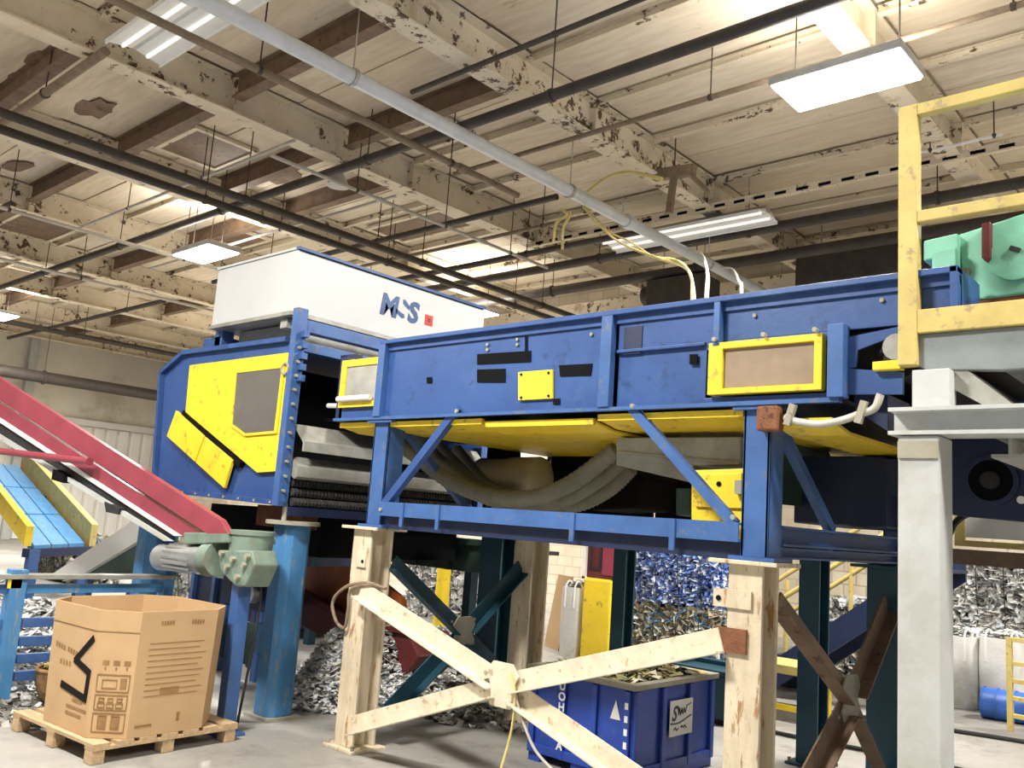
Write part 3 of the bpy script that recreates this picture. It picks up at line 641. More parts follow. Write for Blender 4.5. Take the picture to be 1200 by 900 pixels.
# right inspection window
fw = MB().ring([(-2.26, 3.955, 2.315), (-1.66, 3.955, 2.315), (-1.66, 3.955, 2.585), (-2.26, 3.955, 2.585)], [(-2.18, 3.955, 2.345), (-1.70, 3.955, 2.345), (-1.70, 3.955, 2.55), (-2.18, 3.955, 2.55)], (0, .05, 0)).build('window_frame', 'yellow', F0, bev=.004)
MB().box(-2.18, -1.70, 3.975, 3.985, 2.345, 2.55).build('pane', 'window_brown', fw)
for xx in (-2.22, -1.95, -1.69): MB().cyl((xx, 3.96, 2.6), (xx, 3.93, 2.6), .012, 6).build('bolt', 'plate_worn', F0)
# cut-outs, plates and bolts on the side
pp = lambda L_, n, mat, y=3.994, t=.008: MB().py(L_, y, t).build(n, mat, F0)
for L_ in ([(559, 415), (622, 411), (622, 424), (559, 427)], [(559, 433), (592, 432), (592, 448), (559, 448)], [(615, 394), (618, 394), (618, 412), (615, 412)], [(655, 428), (694, 426), (692, 440), (656, 441)], [(808, 415), (817, 415), (817, 427), (808, 427)], [(648, 467), (656, 467), (656, 474), (648, 474)], [(500, 442), (506, 442), (506, 449), (500, 449)]):
    pp(L_, 'cut_out', 'black')
cv = MB().py([(607, 436), (647, 433), (647, 467), (607, 469)], 3.98, .018).build('cover_plate', 'yellow', F0, bev=.003)
for x_, y_ in ((611, 439), (643, 437), (643, 464), (611, 466)):
    p = at(x_, y_, 'y', 3.98); MB().cyl(p, p-Vector((0, .006, 0)), .009, 6).build('screw', 'black', cv)
for x_, y_ in ((572, 404), (572, 410), (607, 398), (607, 404), (694, 392), (1034, 340), (1034, 352), (885, 370)):
    p = at(x_, y_, 'y', 4.0); MB().cyl(p, p-Vector((0, .012, 0)), .011, 6).build('bolt', 'plate_worn', F0)
# drive end under the platform
MB().py([(994, 395), (1052, 383), (1052, 392), (1005, 410), (1003, 430), (994, 432)], 4.0, .02).build('bearing_plate', 'blue', F0)
MB().py([(994, 432), (1058, 436), (1058, 462), (994, 462)], 4.0, .02).build('bearing_plate', 'blue', F0)
MB().py([(1000, 462), (1040, 462), (1040, 505), (1004, 482)], 4.08, .3).build('drive_guard', 'navy', F0)
MB().py([(1022, 424), (1055, 421), (1055, 432), (1022, 434)], 3.96, .06).build('stop_bar', 'yellow', F0, bev=.004)
bc = at(1050, 406, 'y', 3.96)
MB().cyl(bc, bc+Vector((0, .08, 0)), .06, 16).build('bearing', 'sheet', F0, smooth=40)
MB().py([(1040, 385), (1056, 385), (1062, 430), (1034, 430)], 4.05, .06).build('bearing_arm', 'rubber', F0)
MB().tube(q([(920, 489), (935, 494), (960, 497), (985, 493), (1008, 485), (1025, 478), (1032, 462)], 3.96), .018, 8).build('flexible_conduit', 'cable_grey', F0, smooth=50)
for x_, y_ in ((925, 486), (1008, 483)):
    p = at(x_, y_, 'y', 3.95); MB().bar(p+Vector((-.01, 0, -.05)), p+Vector((.02, 0, .05)), .03, .03, (0, 1, 0)).build('cable_clip', 'plate_worn', F0)
p = at(898, 490, 'y', 3.93); MB().box(p.x-.05, p.x+.06, 3.92, 4.0, p.z-.06, p.z+.06).build('junction_block', 'rust_steel', F0, bev=.01)
# yellow drip trays below
trays = [(-5.38, -4.9, 2.215), (-4.87, -3.885, 2.212), (-3.87, -3.0, 2.192), (-2.99, -2.07, 2.212), (-1.92, -1.62, 2.16)]
for i, (x0, x1, z) in enumerate(trays):
    yb_ = 6.1 if i else 4.5
    tr = MB().poly([(x0, 4.03, z+.015), (x0, 4.03, z), (x0, 4.2, z-.03), (x0, yb_-.15, z-.03), (x0, yb_, z), (x0, yb_, z+.03), (x0, yb_-.16, z-.015), (x0, 4.21, z-.015)], (x1-x0, 0, 0)).build('drip_tray', 'yellow', F0)
    MB().box(x0+.01, x1-.01, 4.005, 4.03, z-.006, z+.03).build('lip', 'yellow', tr)
# frame posts, beam, diagonals
ft, fb = 1.68, 1.585
for x0, x1 in ((-4.95, -4.79), (-2.07, -1.93)):
    for y0 in (4.0, 5.95):
        MB().box(x0, x0+.012, y0, y0+.15, ZC+.02, za-.02).build('frame_post', 'blue_frame', F0)
        MB().box(x0, x1, y0, y0+.014, ZC+.02, za-.02).build('post_flange', 'blue_frame', F0, bev=.002)
        MB().box(x1-.012, x1, y0, y0+.15, ZC+.02, za-.02).build('frame_post', 'blue_frame', F0)
        MB().box(x0-.05, x1+.05, y0-.03, y0+.17, ZC, ZC+.02).build('foot_plate', 'blue_frame', F0)
        MB().box(x0-.05, x1+.05, y0-.03, y0+.17, za-.04, za-.02).build('head_plate', 'blue_frame', F0)
for y0 in (3.97, 6.0):
    MB().channel((-4.79, y0, (ft+fb)/2), (-2.07, y0, (ft+fb)/2), .07, ft-fb, .012, fx=-1).build('frame_beam', 'blue_frame', F0)
    MB().box(-4.78, -2.08, y0+.05, y0+.08, 1.5, fb).build('lower_beam', 'navy', F0)
    for xx in (-4.55, -4.2, -3.1, -2.45): MB().box(xx, xx+.03, y0-.012, y0, 1.52, ft).build('stiffener', 'blue_frame', F0)
for xx in (-4.85, -1.99):
    MB().channel((xx, 4.15, 1.63), (xx, 5.95, 1.63), .07, .10, .012).build('cross_beam', 'blue_frame', F0)
    MB().channel((xx, 4.15, 1.545), (xx, 5.95, 1.545), .06, .055, .01).build('cross_beam', 'blue_frame', F0)
MB().angle(at(446, 600, 'y', 3.98), at(538, 480, 'y', 3.98), .055, .05, .01, (0, 1, 0)).build('diagonal_brace', 'blue', F0)
MB().angle(at(862, 610, 'y', 3.98), at(742, 474, 'y', 3.98), .05, .05, .01, (0, 1, 0)).build('diagonal_brace', 'blue_frame', F0)
MB().bar((-1.99, 4.2, 2.2), (-1.99, 4.9, 1.68), .05, .05).build('diagonal_brace', 'blue_frame', F0)
MB().bar((-4.85, 4.2, 2.2), (-4.85, 4.9, 1.68), .05, .05).build('diagonal_brace', 'blue_frame', F0)
MB().bar((-4.85, 5.95, 2.2), (-4.85, 5.2, 1.68), .05, .05).build('diagonal_brace', 'blue_frame', F0)
for x_, y_ in ((536, 482), (447, 597), (742, 476), (860, 606)):
    p = at(x_, y_, 'y', 3.975); MB().cyl(p, p-Vector((0, .015, 0)), .014, 6).build('bolt', 'plate_worn', F0)
# hanging belts/sheets behind the right-hand post
MB().px([(905, 500), (960, 505), (985, 560), (985, 598), (905, 590)], -2.25, -.02).build('hanging_sheet', 'dark_green', F0)
MB().box(-4.78, -3.75, 5.80, 5.83, 1.68, 2.19).build('dark_backing', 'black', F0)  # black sheets standing in for the darkness behind the hoses
MB().box(-3.72, -3.05, 5.80, 5.83, 1.68, 2.05).build('dark_backing', 'black', F0)
MB().box(-2.3, -1.75, 5.1, 5.9, 1.72, 2.12).build('motor_guard', 'navy', F0, bev=.01)

# ------------------------------------------------------------------ air gear slung under the conveyor
def hose(label, pts, Y0_, Y1_, r=.056):
    n = len(pts); P = [at(x, y, 'y', Y0_+(Y1_-Y0_)*i/(n-1)) for i, (x, y) in enumerate(pts)]
    return setp(MB().tube(P, r, 12, sub=16, rib=.07).build('air_hose', 'hose', F0, smooth=70), label)
hose('front ribbed grey hose sagging under the blue conveyor', [(468, 520), (495, 540), (530, 566), (575, 582), (625, 583), (670, 566), (722, 527)], 4.55, 4.62)
hose('second ribbed hose sagging behind the front one, lower at right', [(490, 515), (520, 545), (560, 578), (610, 592), (660, 585), (700, 563), (728, 540)], 4.85, 4.8)
hose('short ribbed hose dropping from the upper left under the conveyor', [(512, 522), (528, 538), (545, 556), (562, 572), (590, 582)], 5.05, 5.0, .05)
hose('ribbed hose furthest right of those dropping under the conveyor', [(535, 526), (548, 543), (560, 558), (575, 572), (605, 580)], 5.25, 5.2, .048)
hose('dark ribbed hose lying lowest behind the blue beam', [(640, 594), (680, 590), (715, 572), (740, 548)], 5.0, 5.0, .055)
p, q2 = at(567, 560, 'y', 5.4), at(632, 560, 'y', 5.4)
t = setp(MB().cyl(p, q2, .17, 24).build('air_tank', 'tank_beige', F0, smooth=50), 'beige air receiver tank with domed ends')
MB().ball(p, .06, .17, .17, 16, 10).build('dome', 'tank_beige', t, smooth=60); MB().ball(q2, .06, .17, .17, 16, 10).build('dome', 'tank_beige', t, smooth=60)
for k_ in (.25, .75):
    c = p.lerp(q2, k_); MB().box(c.x-.03, c.x+.03, c.y-.12, c.y+.12, 1.5, c.z-.1).build('saddle', 'black', t)
MB().box(p.x+.1, p.x+.32, 5.3, 5.5, p.z+.15, p.z+.32).build('compressor_head', 'black', t, bev=.02)
t = setp(MB().py([(722, 513), (868, 512), (868, 545), (812, 545), (812, 566), (722, 545)], 4.35, .5).build('air_plenum', 'sheet', F0, bev=.006), 'grey sheet metal duct')
a, b_ = at(724, 530, 'y', 4.34), at(866, 543, 'y', 4.34)
MB().bar(a, b_, .008, .012).build('seam', 'plate_worn', t)
MB().py([(792, 572), (808, 572), (808, 604), (792, 604)], 4.6, .3).build('valve_box', 'dark_green', F0, bev=.006)
t = thing('control_cabinet', 'yellow cabinet hung beside the right frame post', 'cabinet', (-2.2, 4.3, 1.45))
MB().py([(810, 551), (873, 549), (873, 643), (810, 640)], 4.22, .3).build('body', 'yellow', t, bev=.006)
MB().py([(814, 556), (869, 554), (869, 596), (814, 594)], 4.205, .015).build('door', 'yellow', t, bev=.004)
p = at(842, 567, 'y', 4.2); MB().cyl(p, p+Vector((0, .01, 0)), .014, 10).build('lock', 'black', t)
p = at(868, 570, 'y', 4.2); MB().box(p.x-.02, p.x+.02, 4.17, 4.21, p.z-.04, p.z+.03).build('latch', 'plate_worn', t)
MB().py([(690, 565), (725, 545), (755, 560), (742, 596), (690, 598)], 5.2, .5).build('drive_motor', 'black', F0, bev=.02)
t = thing('return_conveyor', 'dark green beam conveyor running beneath the sorter', 'conveyor', (-7, 6, 1.1))
MB().box(-9.2, -5.75, 6.24, 6.4, 1.1, 1.4).build('side_beam', 'dark_green', t, bev=.004)
MB().box(-9.2, -5.75, 6.16, 6.24, 1.36, 1.42).build('flange', 'dark_green', t, bev=.004)
MB().box(-9.2, -5.75, 6.42, 7.2, 1.3, 1.34).build('belt', 'belt', t)
for xx in (-8.9, -8.4, -7.9, -7.4, -6.9, -6.4): MB().box(xx, xx+.06, 6.2, 6.24, 1.1, 1.36).build('stiffener', 'dark_green', t)
for xx in (-9.0, -6.4):
    MB().box(xx, xx+.1, 6.5, 6.6, 0, 1.3).build('leg', 'teal', t)

# ------------------------------------------------------------------ loose plastic
def flakes(g, pts, size, rnd, flat=.5):
    for p in pts:
        a = rnd.uniform(0, 2*PI); b = rnd.uniform(-flat, flat)*PI/2; r = size*rnd.uniform(.45, 1.3)
        u = Vector((math.cos(a)*math.cos(b), math.sin(a)*math.cos(b), math.sin(b)))
        v = u.cross(Vector((rnd.uniform(-.5, .5), rnd.uniform(-.5, .5), 1))).normalized(); w = u.cross(v)*r*rnd.uniform(-.4, .4)
        p = Vector(p)
        g.add([p-u*r-v*r*.6, p+u*r*rnd.uniform(.5, 1)-v*r*.5+w, p+u*r+v*r*.6, p-u*r*.6+v*r*rnd.uniform(.4, .8)+w], [(0, 1, 2), (0, 2, 3)])
def mound(name, label, cx, cy, rx, ry, h, n, mat, size=.045, seed=1, base='rubber', cat='scrap'):
    rnd = random.Random(seed); g = MB(); pts = []
    def hh(a, b): return max(0, h*(1-(a*a+b*b)**.8))*(.75+.5*noise.noise((a*2.3+seed, b*2.3, seed)))
    for _ in range(n):
        r = math.sqrt(rnd.random())*1.08; t_ = rnd.uniform(0, 2*PI); a, b = r*math.cos(t_), r*math.sin(t_)
        pts.append((cx+a*rx, cy+b*ry, max(.012, hh(a, b)+rnd.uniform(.0, .02))))
    flakes(g, pts, size, rnd)
    o = g.build(name, mat, fix=False)
    return setp(o, label, cat, kind='stuff')
mound('shredded_plastic', 'heap of white shredded plastic behind the light blue column', -6.3, 5.25, .7, .8, .8, 6500, 'flakes_white', .034, 3)
mound('shredded_plastic', 'grey scattered plastic scrap under the cream cross brace', -5.75, 6.0, 1.3, .9, .13, 3000, 'flakes_grey', .04, 4)
mound('shredded_plastic', 'pale plastic scrap on the floor behind the teal brace', -8.0, 7.6, 1.15, 1.0, .3, 2600, 'flakes_white', .06, 9)
mound('shredded_plastic', 'bunker heap of white plastic behind the blue slatted guard', -8.75, 3.0, 1.0, .75, .85, 4200, 'flakes_white', .045, 5)
mound('shredded_plastic', 'thin litter of plastic scrap on the floor beside the basket', -7.0, 3.0, .55, .7, .03, 500, 'flakes_grey', .035, 6)

# ------------------------------------------------------------------ red incline conveyor with drive
t = thing('incline_conveyor', 'red inclined conveyor descending from the upper left to a green gearbox', 'conveyor', (-8.5, 3.6, 1.2))
U = lambda x: 443+.645*x
Yr = 3.42
MB().py([(-90, U(-90)), (258, 609), (268, 626), (243, 626), (-90, U(-90)+26)], Yr, .05).build('side_rail', 'red', t, bev=.004)
MB().py([(-90, U(-90)+29), (240, 628), (212, 628), (-90, U(-90)+46)], Yr+.03, .04).build('lower_rail', 'red', t, bev=.004)
MB().py([(-90, U(-90)+46), (212, 628), (204, 628), (-90, U(-90)+52)], Yr+.02, .03).build('edge_strip', 'white', t)
MB().py([(-90, U(-90)+50), (206, 628), (190, 628), (-90, U(-90)+68)], Yr+.06, .37).build('belt', 'rubber', t)
MB().py([(-90, U(-90)+69), (200, 634), (192, 634), (-90, U(-90)+75)], Yr+.02, .03).build('return_rail', 'grey_paint', t)
MB().py([(-90, U(-90)), (258, 609), (268, 626), (243, 626), (-90, U(-90)+26)], Yr+.44, .04).build('side_rail', 'red', t)
MB().tube([at(-40, 524, 'y', 3.3), at(105, 541, 'y', 3.36)], .035, 10).build('strut_pipe', 'red', t, smooth=50)
MB().py([(62, 550), (74, 557), (74, 566), (60, 562)], 3.4, .1).build('bracket', 'black', t); MB().py([(122, 588), (140, 596), (138, 603), (124, 600)], 3.42, .1).build('bracket', 'rubber', t)
MB().py([(215, 624), (267, 624), (267, 636), (215, 638)], Yr, .4).build('end_box', 'green_dull', t, bev=.008)
mo = MB().cyl(at(190, 653, 'y', 3.5), at(246, 655, 'y', 3.5), .105, 20).build('motor', 'galv', t, smooth=40)
g0 = at(190, 653, 'y', 3.5); MB().ball(g0, .06, .1, .1).build('fan_cowl', 'galv', mo, smooth=60)
for i in range(10):
    a = PI*(i/9)-PI*.2; c = at(203, 653, 'y', 3.5)
    MB().bar(c+Vector((0, -math.sin(a)*.108, math.cos(a)*.108)), c+Vector((.42, -math.sin(a)*.108, math.cos(a)*.108)), .008, .018).build('fin', 'galv', mo)
gb = MB().cyl(at(246, 655, 'y', 3.5), at(258, 655, 'y', 3.5), .13, 18).build('gearbox', 'green_dull', t, smooth=40)
MB().py([(255, 644), (294, 645), (298, 662), (287, 688), (276, 688), (258, 670)], 3.45, .2).build('gear_case', 'green_dull', gb, bev=.015)
c = at(294, 640, 'y', 3.6); MB().cyl((c.x, c.y, c.z-.1), (c.x, c.y, c.z+.08), .155, 20).build('gear_hub', 'green_dull', gb, smooth=40)
MB().cyl((c.x, c.y, c.z+.08), (c.x, c.y, c.z+.11), .165, 20).build('hub_cap', 'green_dull', gb, smooth=40)
for i, (x_, y_) in enumerate(((262, 648), (275, 655), (288, 662), (268, 664), (280, 676), (292, 652))):
    p = at(x_, y_, 'y', 3.45); MB().cyl(p, p-Vector((0, .03, 0)), .022, 6).build('bolt', 'plate_worn', gb)
p = at(283, 690, 'y', 3.55); MB().box(p.x-.05, p.x+.05, 3.5, 3.6, 0, p.z+.04).build('leg', 'blue_frame', t, bev=.004)
MB().box(p.x-.1, p.x+.1, 3.45, 3.65, 0, .02).build('foot_plate', 'blue_frame', t)
p = at(-60, 520, 'y', 3.6); MB().box(p.x-.06, p.x+.06, 3.5, 3.62, 0, p.z).build('leg', 'blue_frame', t)
cable('drive_cable', 'thin dark cable hanging from the green gearbox', q([(300, 668), (306, 690), (303, 720), (296, 760)], 3.62)+[Vector((-5.75, 3.66, .02))], .01, 'rubber')
cable('brown_hose', 'brown hose running down behind the thin blue leg', [Vector((-6.15, 3.72, 1.2)), Vector((-6.12, 3.75, .7)), Vector((-6.08, 3.74, .02))], .025, 'dark_red')

# blue and yellow chute far behind it
t = thing('slide_chute', 'distant blue sloping chute with yellow edges at the left edge', 'chute', (-14, 5.5, 0))
e = Vector((-3.4, 0, 1.2))
BL, BR = at(40, 640, 'y', 5.0), at(100, 637, 'y', 6.0)
for k in range(3):
    a, b2 = BL.lerp(BR, k/3+.01), BL.lerp(BR, (k+1)/3-.01)
    for j in range(3):
        MB().poly([a+e*(j/3+.008), b2+e*(j/3+.008), b2+e*((j+1)/3-.008), a+e*((j+1)/3-.008)], (0, 0, -.05)).build('slat_panel', 'column_blue', t)
nn = Vector((.15, 0, .35))
MB().poly([BL+Vector((0, -.14, 0)), BL+e+Vector((0, -.14, 0)), BL+e+Vector((0, -.14, .28)), BL+Vector((0, -.14, .28))], (0, .1, 0)).build('side_rail', 'yellow', t)
MB().poly([BR+Vector((0, .06, -.1)), BR+e+Vector((0, .06, -.1)), BR+e+Vector((0, .06, .3)), BR+Vector((0, .06, .3))], (0, .1, 0)).build('side_rail', 'rail_yellow', t)
MB().bar(BL+Vector((0, -.1, -.1)), BR+Vector((0, .1, -.1)), .12, .12).build('end_beam', 'navy', t)
for P in (BL, BR, BL+e*.6, BR+e*.6): MB().box(P.x-.07, P.x+.07, P.y-.07, P.y+.07, 0, P.z-.05).build('leg', 'blue_frame', t)
t = thing('white_chute', 'white steel slide leaning up to the blue column at left', 'chute', (-9.5, 5, 0))
MB().py([(60, 673), (165, 604), (165, 632), (96, 673)], 5.0, .5).build('slide', 'white', t, bev=.004)
MB().py([(97, 676), (170, 633), (170, 676)], 5.06, .4).build('side_sheet', 'dark_green', t)
p = at(100, 676, 'y', 5.1)
for s_ in (0, 1.2): MB().box(p.x+s_, p.x+s_+.08, 5.1, 5.18, 0, p.z).build('leg', 'blue_frame', t)
# slatted guard
t = thing('slatted_guard', 'blue steel guard with horizontal slats behind the cardboard box', 'guard rail', (-7.5, 3.3, 0))
for y0, y1 in ((2.62, 2.74), (3.86, 3.95)): MB().box(-7.56, -7.44, y0, y1, 0, .97).build('post', 'column_blue', t, bev=.004)
for i, z in enumerate((.82, .56, .42, .29, .16)):
    MB().box(-7.53, -7.48, 2.1, 2.62, z-.035, z+.035).build('slat', 'blue_frame', t, bev=.003)
    MB().box(-7.53, -7.48, 2.74, 3.86, z-.035, z+.035).build('slat', 'blue_frame' if i else 'column_blue', t, bev=.003)
MB().box(-7.58, -7.42, 2.1, 3.95, .9, .935).build('top_rail', 'sheet', t, bev=.003)
MB().box(-7.45, -7.44, 2.6, 2.7, .83, .9).build('tag_plate', 'yellow', t)
MB().box(-7.56, -7.44, 2.1, 2.2, 0, .9).build('post', 'column_blue', t)
# basket
t = thing('basket', 'round brown tub of yellow scraps on the floor behind the cardboard box', 'basket', (-7.12, 3.0, 0))
g = MB(); cx, cy = -7.12, 3.0; prof = [(.0, .02), (.12, .02), (.17, .06), (.2, .15), (.215, .26), (.225, .26), (.215, .28), (.195, .27), (.18, .16), (.0, .1)]; n = 20
g.v = [Vector((cx+r*math.cos(2*PI*i/n), cy+r*math.sin(2*PI*i/n), z)) for r, z in prof for i in range(n)]
g.f = [(j*n+i, j*n+(i+1) % n, (j+1)*n+(i+1) % n, (j+1)*n+i) for j in range(len(prof)-1) for i in range(n)]
g.build('tub', 'basket', t, smooth=50)
rnd = random.Random(12); g = MB(); flakes(g, [(cx+rnd.uniform(-.14, .14), cy+rnd.uniform(-.14, .14), .24+rnd.uniform(0, .06)) for _ in range(260)], .03, rnd)
setp(g.build('scraps', 'flakes_yellow', t, fix=False), kind='stuff')
t = thing('lower_conveyor', 'dark blue lower conveyor under the sorter behind the cardboard box', 'conveyor', (-7.1, 5.2, 0))
MB().box(-8.0, -7.2, 4.75, 4.8, .62, .95).build('side_plate', 'navy', t, bev=.004); MB().box(-8.0, -7.2, 4.72, 4.8, .95, .985).build('edge_strip', 'blue_frame', t)
MB().box(-8.0, -7.2, 5.1, 5.15, .62, .95).build('side_plate', 'navy', t); MB().box(-8.0, -7.2, 4.8, 5.1, .84, .87).build('belt', 'belt', t)
MB().box(-8.0, -7.2, 4.76, 4.8, .12, .5).build('skirt', 'dark_green', t)
for xx in (-7.95, -7.3):
    for yy in (4.72, 5.08): MB().box(xx, xx+.08, yy, yy+.08, 0, .62).build('leg', 'blue_frame', t)
MB().cyl((-7.35, 4.72, .78), (-7.35, 4.64, .78), .09, 16).build('bearing', 'galv', t, smooth=40)
# dark red and orange chute beneath the sorter
t = thing('discharge_chute', 'dark red and orange discharge chute under the sorter behind the cream column', 'chute', (-6.0, 5.4, .2))
MB().py([(340, 664), (425, 664), (470, 700), (480, 745), (420, 730), (340, 690)], 5.5, .05).build('orange_sheet', 'orange', t)
MB().py([(336, 690), (420, 732), (478, 742), (492, 770), (470, 795), (430, 778), (336, 724)], 5.3, .5).build('trough', 'dark_red', t, bev=.02)
MB().py([(336, 686), (420, 728), (478, 738), (480, 744), (420, 734), (336, 692)], 5.26, .05).build('edge_rail', 'dark_red', t)
p = at(475, 790, 'y', 5.5); MB().box(p.x-.06, p.x+.06, 5.5, 5.6, 0, p.z).build('leg', 'rubber', t)
p = at(405, 760, 'y', 5.5); MB().box(p.x-.06, p.x+.06, 5.5, 5.6, 0, p.z).build('leg', 'rubber', t)

# ------------------------------------------------------------------ cardboard box on pallet
ang = math.radians(4); cb = Vector((-5.94, 2.95, 0)); ux = Vector((math.cos(ang), math.sin(ang), 0)); vy = Vector((-math.sin(ang), math.cos(ang), 0)); zz = Vector((0, 0, 1))
def L3(u, v, z): return cb+ux*u+vy*v+zz*z
t = thing('wooden_pallet', 'worn wooden pallet under the cardboard box', 'pallet', cb)
for i in range(7):
    v = -.47+i*.15; MB().poly([L3(-.62, v, .1), L3(.46, v, .1), L3(.46, v+.11, .1), L3(-.62, v+.11, .1)], (0, 0, .02)).build('deck_board', 'wood', t)
for u in (-.62, -.13, .36):
    MB().poly([L3(u, -.47, .08), L3(u+.1, -.47, .08), L3(u+.1, .54, .08), L3(u, .54, .08)], (0, 0, .02)).build('stringer_board', 'wood', t)
    for v in (-.47, -.01, .45): MB().poly([L3(u+.005, v, 0), L3(u+.095, v, 0), L3(u+.095, v+.085, 0), L3(u+.005, v+.085, 0)], (0, 0, .08)).build('block', 'wood', t, bev=.006)
bx = thing('cardboard_box', 'big open octagonal cardboard box with printed marks on a pallet', 'box', (cb.x, cb.y, .12))
a, b2, k = .45, .43, .17
oc = [(-a+k, -b2), (a-k, -b2), (a, -b2+k), (a, b2-k), (a-k, b2), (-a+k, b2), (-a, b2-k), (-a, -b2+k)]
zb_, zt_ = .122, .885
def wallpt(p, z, s=1): f_ = s*(1+.05*(z-zb_)/(zt_-zb_)); return L3(p[0]*f_, p[1]*f_, z)
for i in range(8):
    p0, p1 = oc[i], oc[(i+1) % 8]
    MB().add([wallpt(p0, zb_), wallpt(p1, zb_), wallpt(p1, zt_), wallpt(p0, zt_), wallpt(p0, zb_, .975), wallpt(p1, zb_, .975), wallpt(p1, zt_, .975), wallpt(p0, zt_, .975)],
             [(0, 1, 2, 3), (5, 4, 7, 6), (3, 2, 6, 7), (0, 4, 5, 1), (0, 3, 7, 4), (1, 5, 6, 2)]).build('side', 'cardboard', bx)
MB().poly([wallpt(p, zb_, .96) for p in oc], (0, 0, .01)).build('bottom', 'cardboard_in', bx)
# printed marks: front face (i=0), cut corner (i=1), right face (i=2)
def facept(i, s_, z, out=.003):
    p0, p1 = oc[i], oc[(i+1) % 8]; P = wallpt(p0, z).lerp(wallpt(p1, z), s_)
    d = (wallpt(p1, z)-wallpt(p0, z)).normalized(); return P+d.cross(zz)*out
def stroke(i, pts, w, mat='tape_black', nm='printed_mark'):
    g = MB(); P = [facept(i, s_, z) for s_, z in pts]
    d0 = (facept(i, 1, .5)-facept(i, 0, .5)).normalized(); n = d0.cross(zz)
    for p, q_ in zip(P[:-1], P[1:]):
        d = (q_-p).normalized(); g.bar(p-d*w*.4, q_+d*w*.4, .003, w, d.cross(n))
    return g.build(nm, mat, bx)
stroke(0, [(.92, .70), (.60, .55), (.92, .50), (.90, .34), (.36, .38)], .042)
def rect(i, s0, s1, z0, z1, w=.005, mat='print_brown'): stroke(i, [(s0, z0), (s1, z0), (s1, z1), (s0, z1), (s0, z0)], w, mat)
def solid(i, s0, s1, z0, z1, mat='print_brown'):
    MB().add([facept(i, s0, z0, .002), facept(i, s1, z0, .002), facept(i, s1, z1, .002), facept(i, s0, z1, .002)], [(0, 1, 2, 3)]).build('printed_mark', mat, bx)
for z0, z1 in ((.16, .27), (.29, .38), (.40, .50)): rect(1, .12, .9, z0, z1)
for j in range(2): solid(1, .25+j*.32, .45+j*.32, .185, .25); rect(1, .25+j*.32, .45+j*.32, .18, .255, .004)
for j in range(3): rect(1, .2+j*.22, .36+j*.22, .305, .33, .005); rect(1, .22+j*.22, .34+j*.22, .34, .36, .005)
solid(1, .68, .84, .415, .48); rect(1, .25, .6, .42, .47, .004)
for j in range(3): solid(1, .2+j*.26, .36+j*.26, .555, .585)
for j in range(3): solid(1, .26+j*.26, .3+j*.26, .525, .545)
for s0, z0 in ((.22, .60), (.5, .585)):
    for j in range(4): solid(0, s0+j*.06-.1, s0+j*.06-.06, z0-j*.004, z0+.03-j*.004)
for j in range(4): solid(0, .25+j*.07, .29+j*.07, .50, .53)
for j, (s0, s1, z) in enumerate(((.62, .85, .30), (.5, .95, .255), (.5, .85, .215))): solid(0, s0, s1, z, z+.018)
for j in range(10): solid(2, .14, .86+.05*math.sin(j*2.1), .36+j*.036, .366+j*.036)
solid(2, .35, .6, .37, .41); solid(2, .08, .3, .18, .195); solid(2, .62, .66, .19, .245)
for s0 in (.25, .65): 
    for j in range(5): solid(2, s0+j*.036, s0+.026+j*.036, .80, .825)
stroke(0, [(.0, .76), (1, .76)], .004, 'cardboard_in', 'crease'); stroke(1, [(.0, .76), (1, .76)], .004, 'cardboard_in', 'crease')

# ------------------------------------------------------------------ blue plastic bin
bn = thing('plastic_bin', 'blue ribbed plastic bulk bin full of scrap behind the cream brace', 'bin', (-3.67, 5.42, 0))
x0, x1, y0, y1, zr = -4.1, -3.26, 4.93, 5.95, .6
MB().box(x0, x1, y0, y0+.03, .06, zr).build('side', 'bin_blue', bn); MB().box(x0, x1, y1-.03, y1, .06, zr).build('side', 'bin_blue', bn)
MB().box(x0, x0+.03, y0+.03, y1-.03, .06, zr).build('side', 'bin_blue', bn); MB().box(x1-.03, x1, y0+.03, y1-.03, .06, zr).build('side', 'bin_blue', bn)
MB().box(x0+.03, x1-.03, y0+.03, y1-.03, .06, .1).build('base', 'bin_blue', bn)
MB().ring([(x0-.03, y0-.03, zr), (x1+.03, y0-.03, zr), (x1+.03, y1+.03, zr), (x0-.03, y1+.03, zr)], [(x0+.04, y0+.04, zr), (x1-.04, y0+.04, zr), (x1-.04, y1-.04, zr), (x0+.04, y1-.04, zr)], (0, 0, .035)).build('rim', 'plate_worn', bn, bev=.004)
w_ = .05
for xx in (x0, x0+.26, x0+.52, x1-.06): MB().box(xx, xx+w_, y0-.025, y0, .06, zr-.01).build('rib', 'bin_blue', bn, bev=.006)
for yy in (y0, y0+.32, y0+.66, y1-.06): MB().box(x1, x1+.025, yy, yy+w_, .06, zr-.01).build('rib', 'bin_blue', bn, bev=.006)
MB().box(x0, x1, y0-.02, y0, .06, .12).build('rib', 'bin_blue', bn, bev=.006); MB().box(x1, x1+.02, y0, y1, .06, .12).build('rib', 'bin_blue', bn, bev=.006)
for xx in (x0, (x0+x1)/2-.05, x1-.1):
    MB().box(xx, xx+.1, y0, y1, 0, .06).build('runner', 'bin_blue', bn)
for j, ch in enumerate('UOHO'): MB().text(ch, .075, (x0+.285, y0-.0275, zr-.09-j*.068), (1, 0, 0), (0, 0, 1), .003, align='CENTER', bold=.002).build('lettering', 'white', bn)
for j, ch in enumerate('VA'): MB().text(ch, .075, (x0+.285, y0-.0275, .19-j*.065), (1, 0, 0), (0, 0, 1), .003, align='CENTER', bold=.002).build('lettering', 'white', bn)
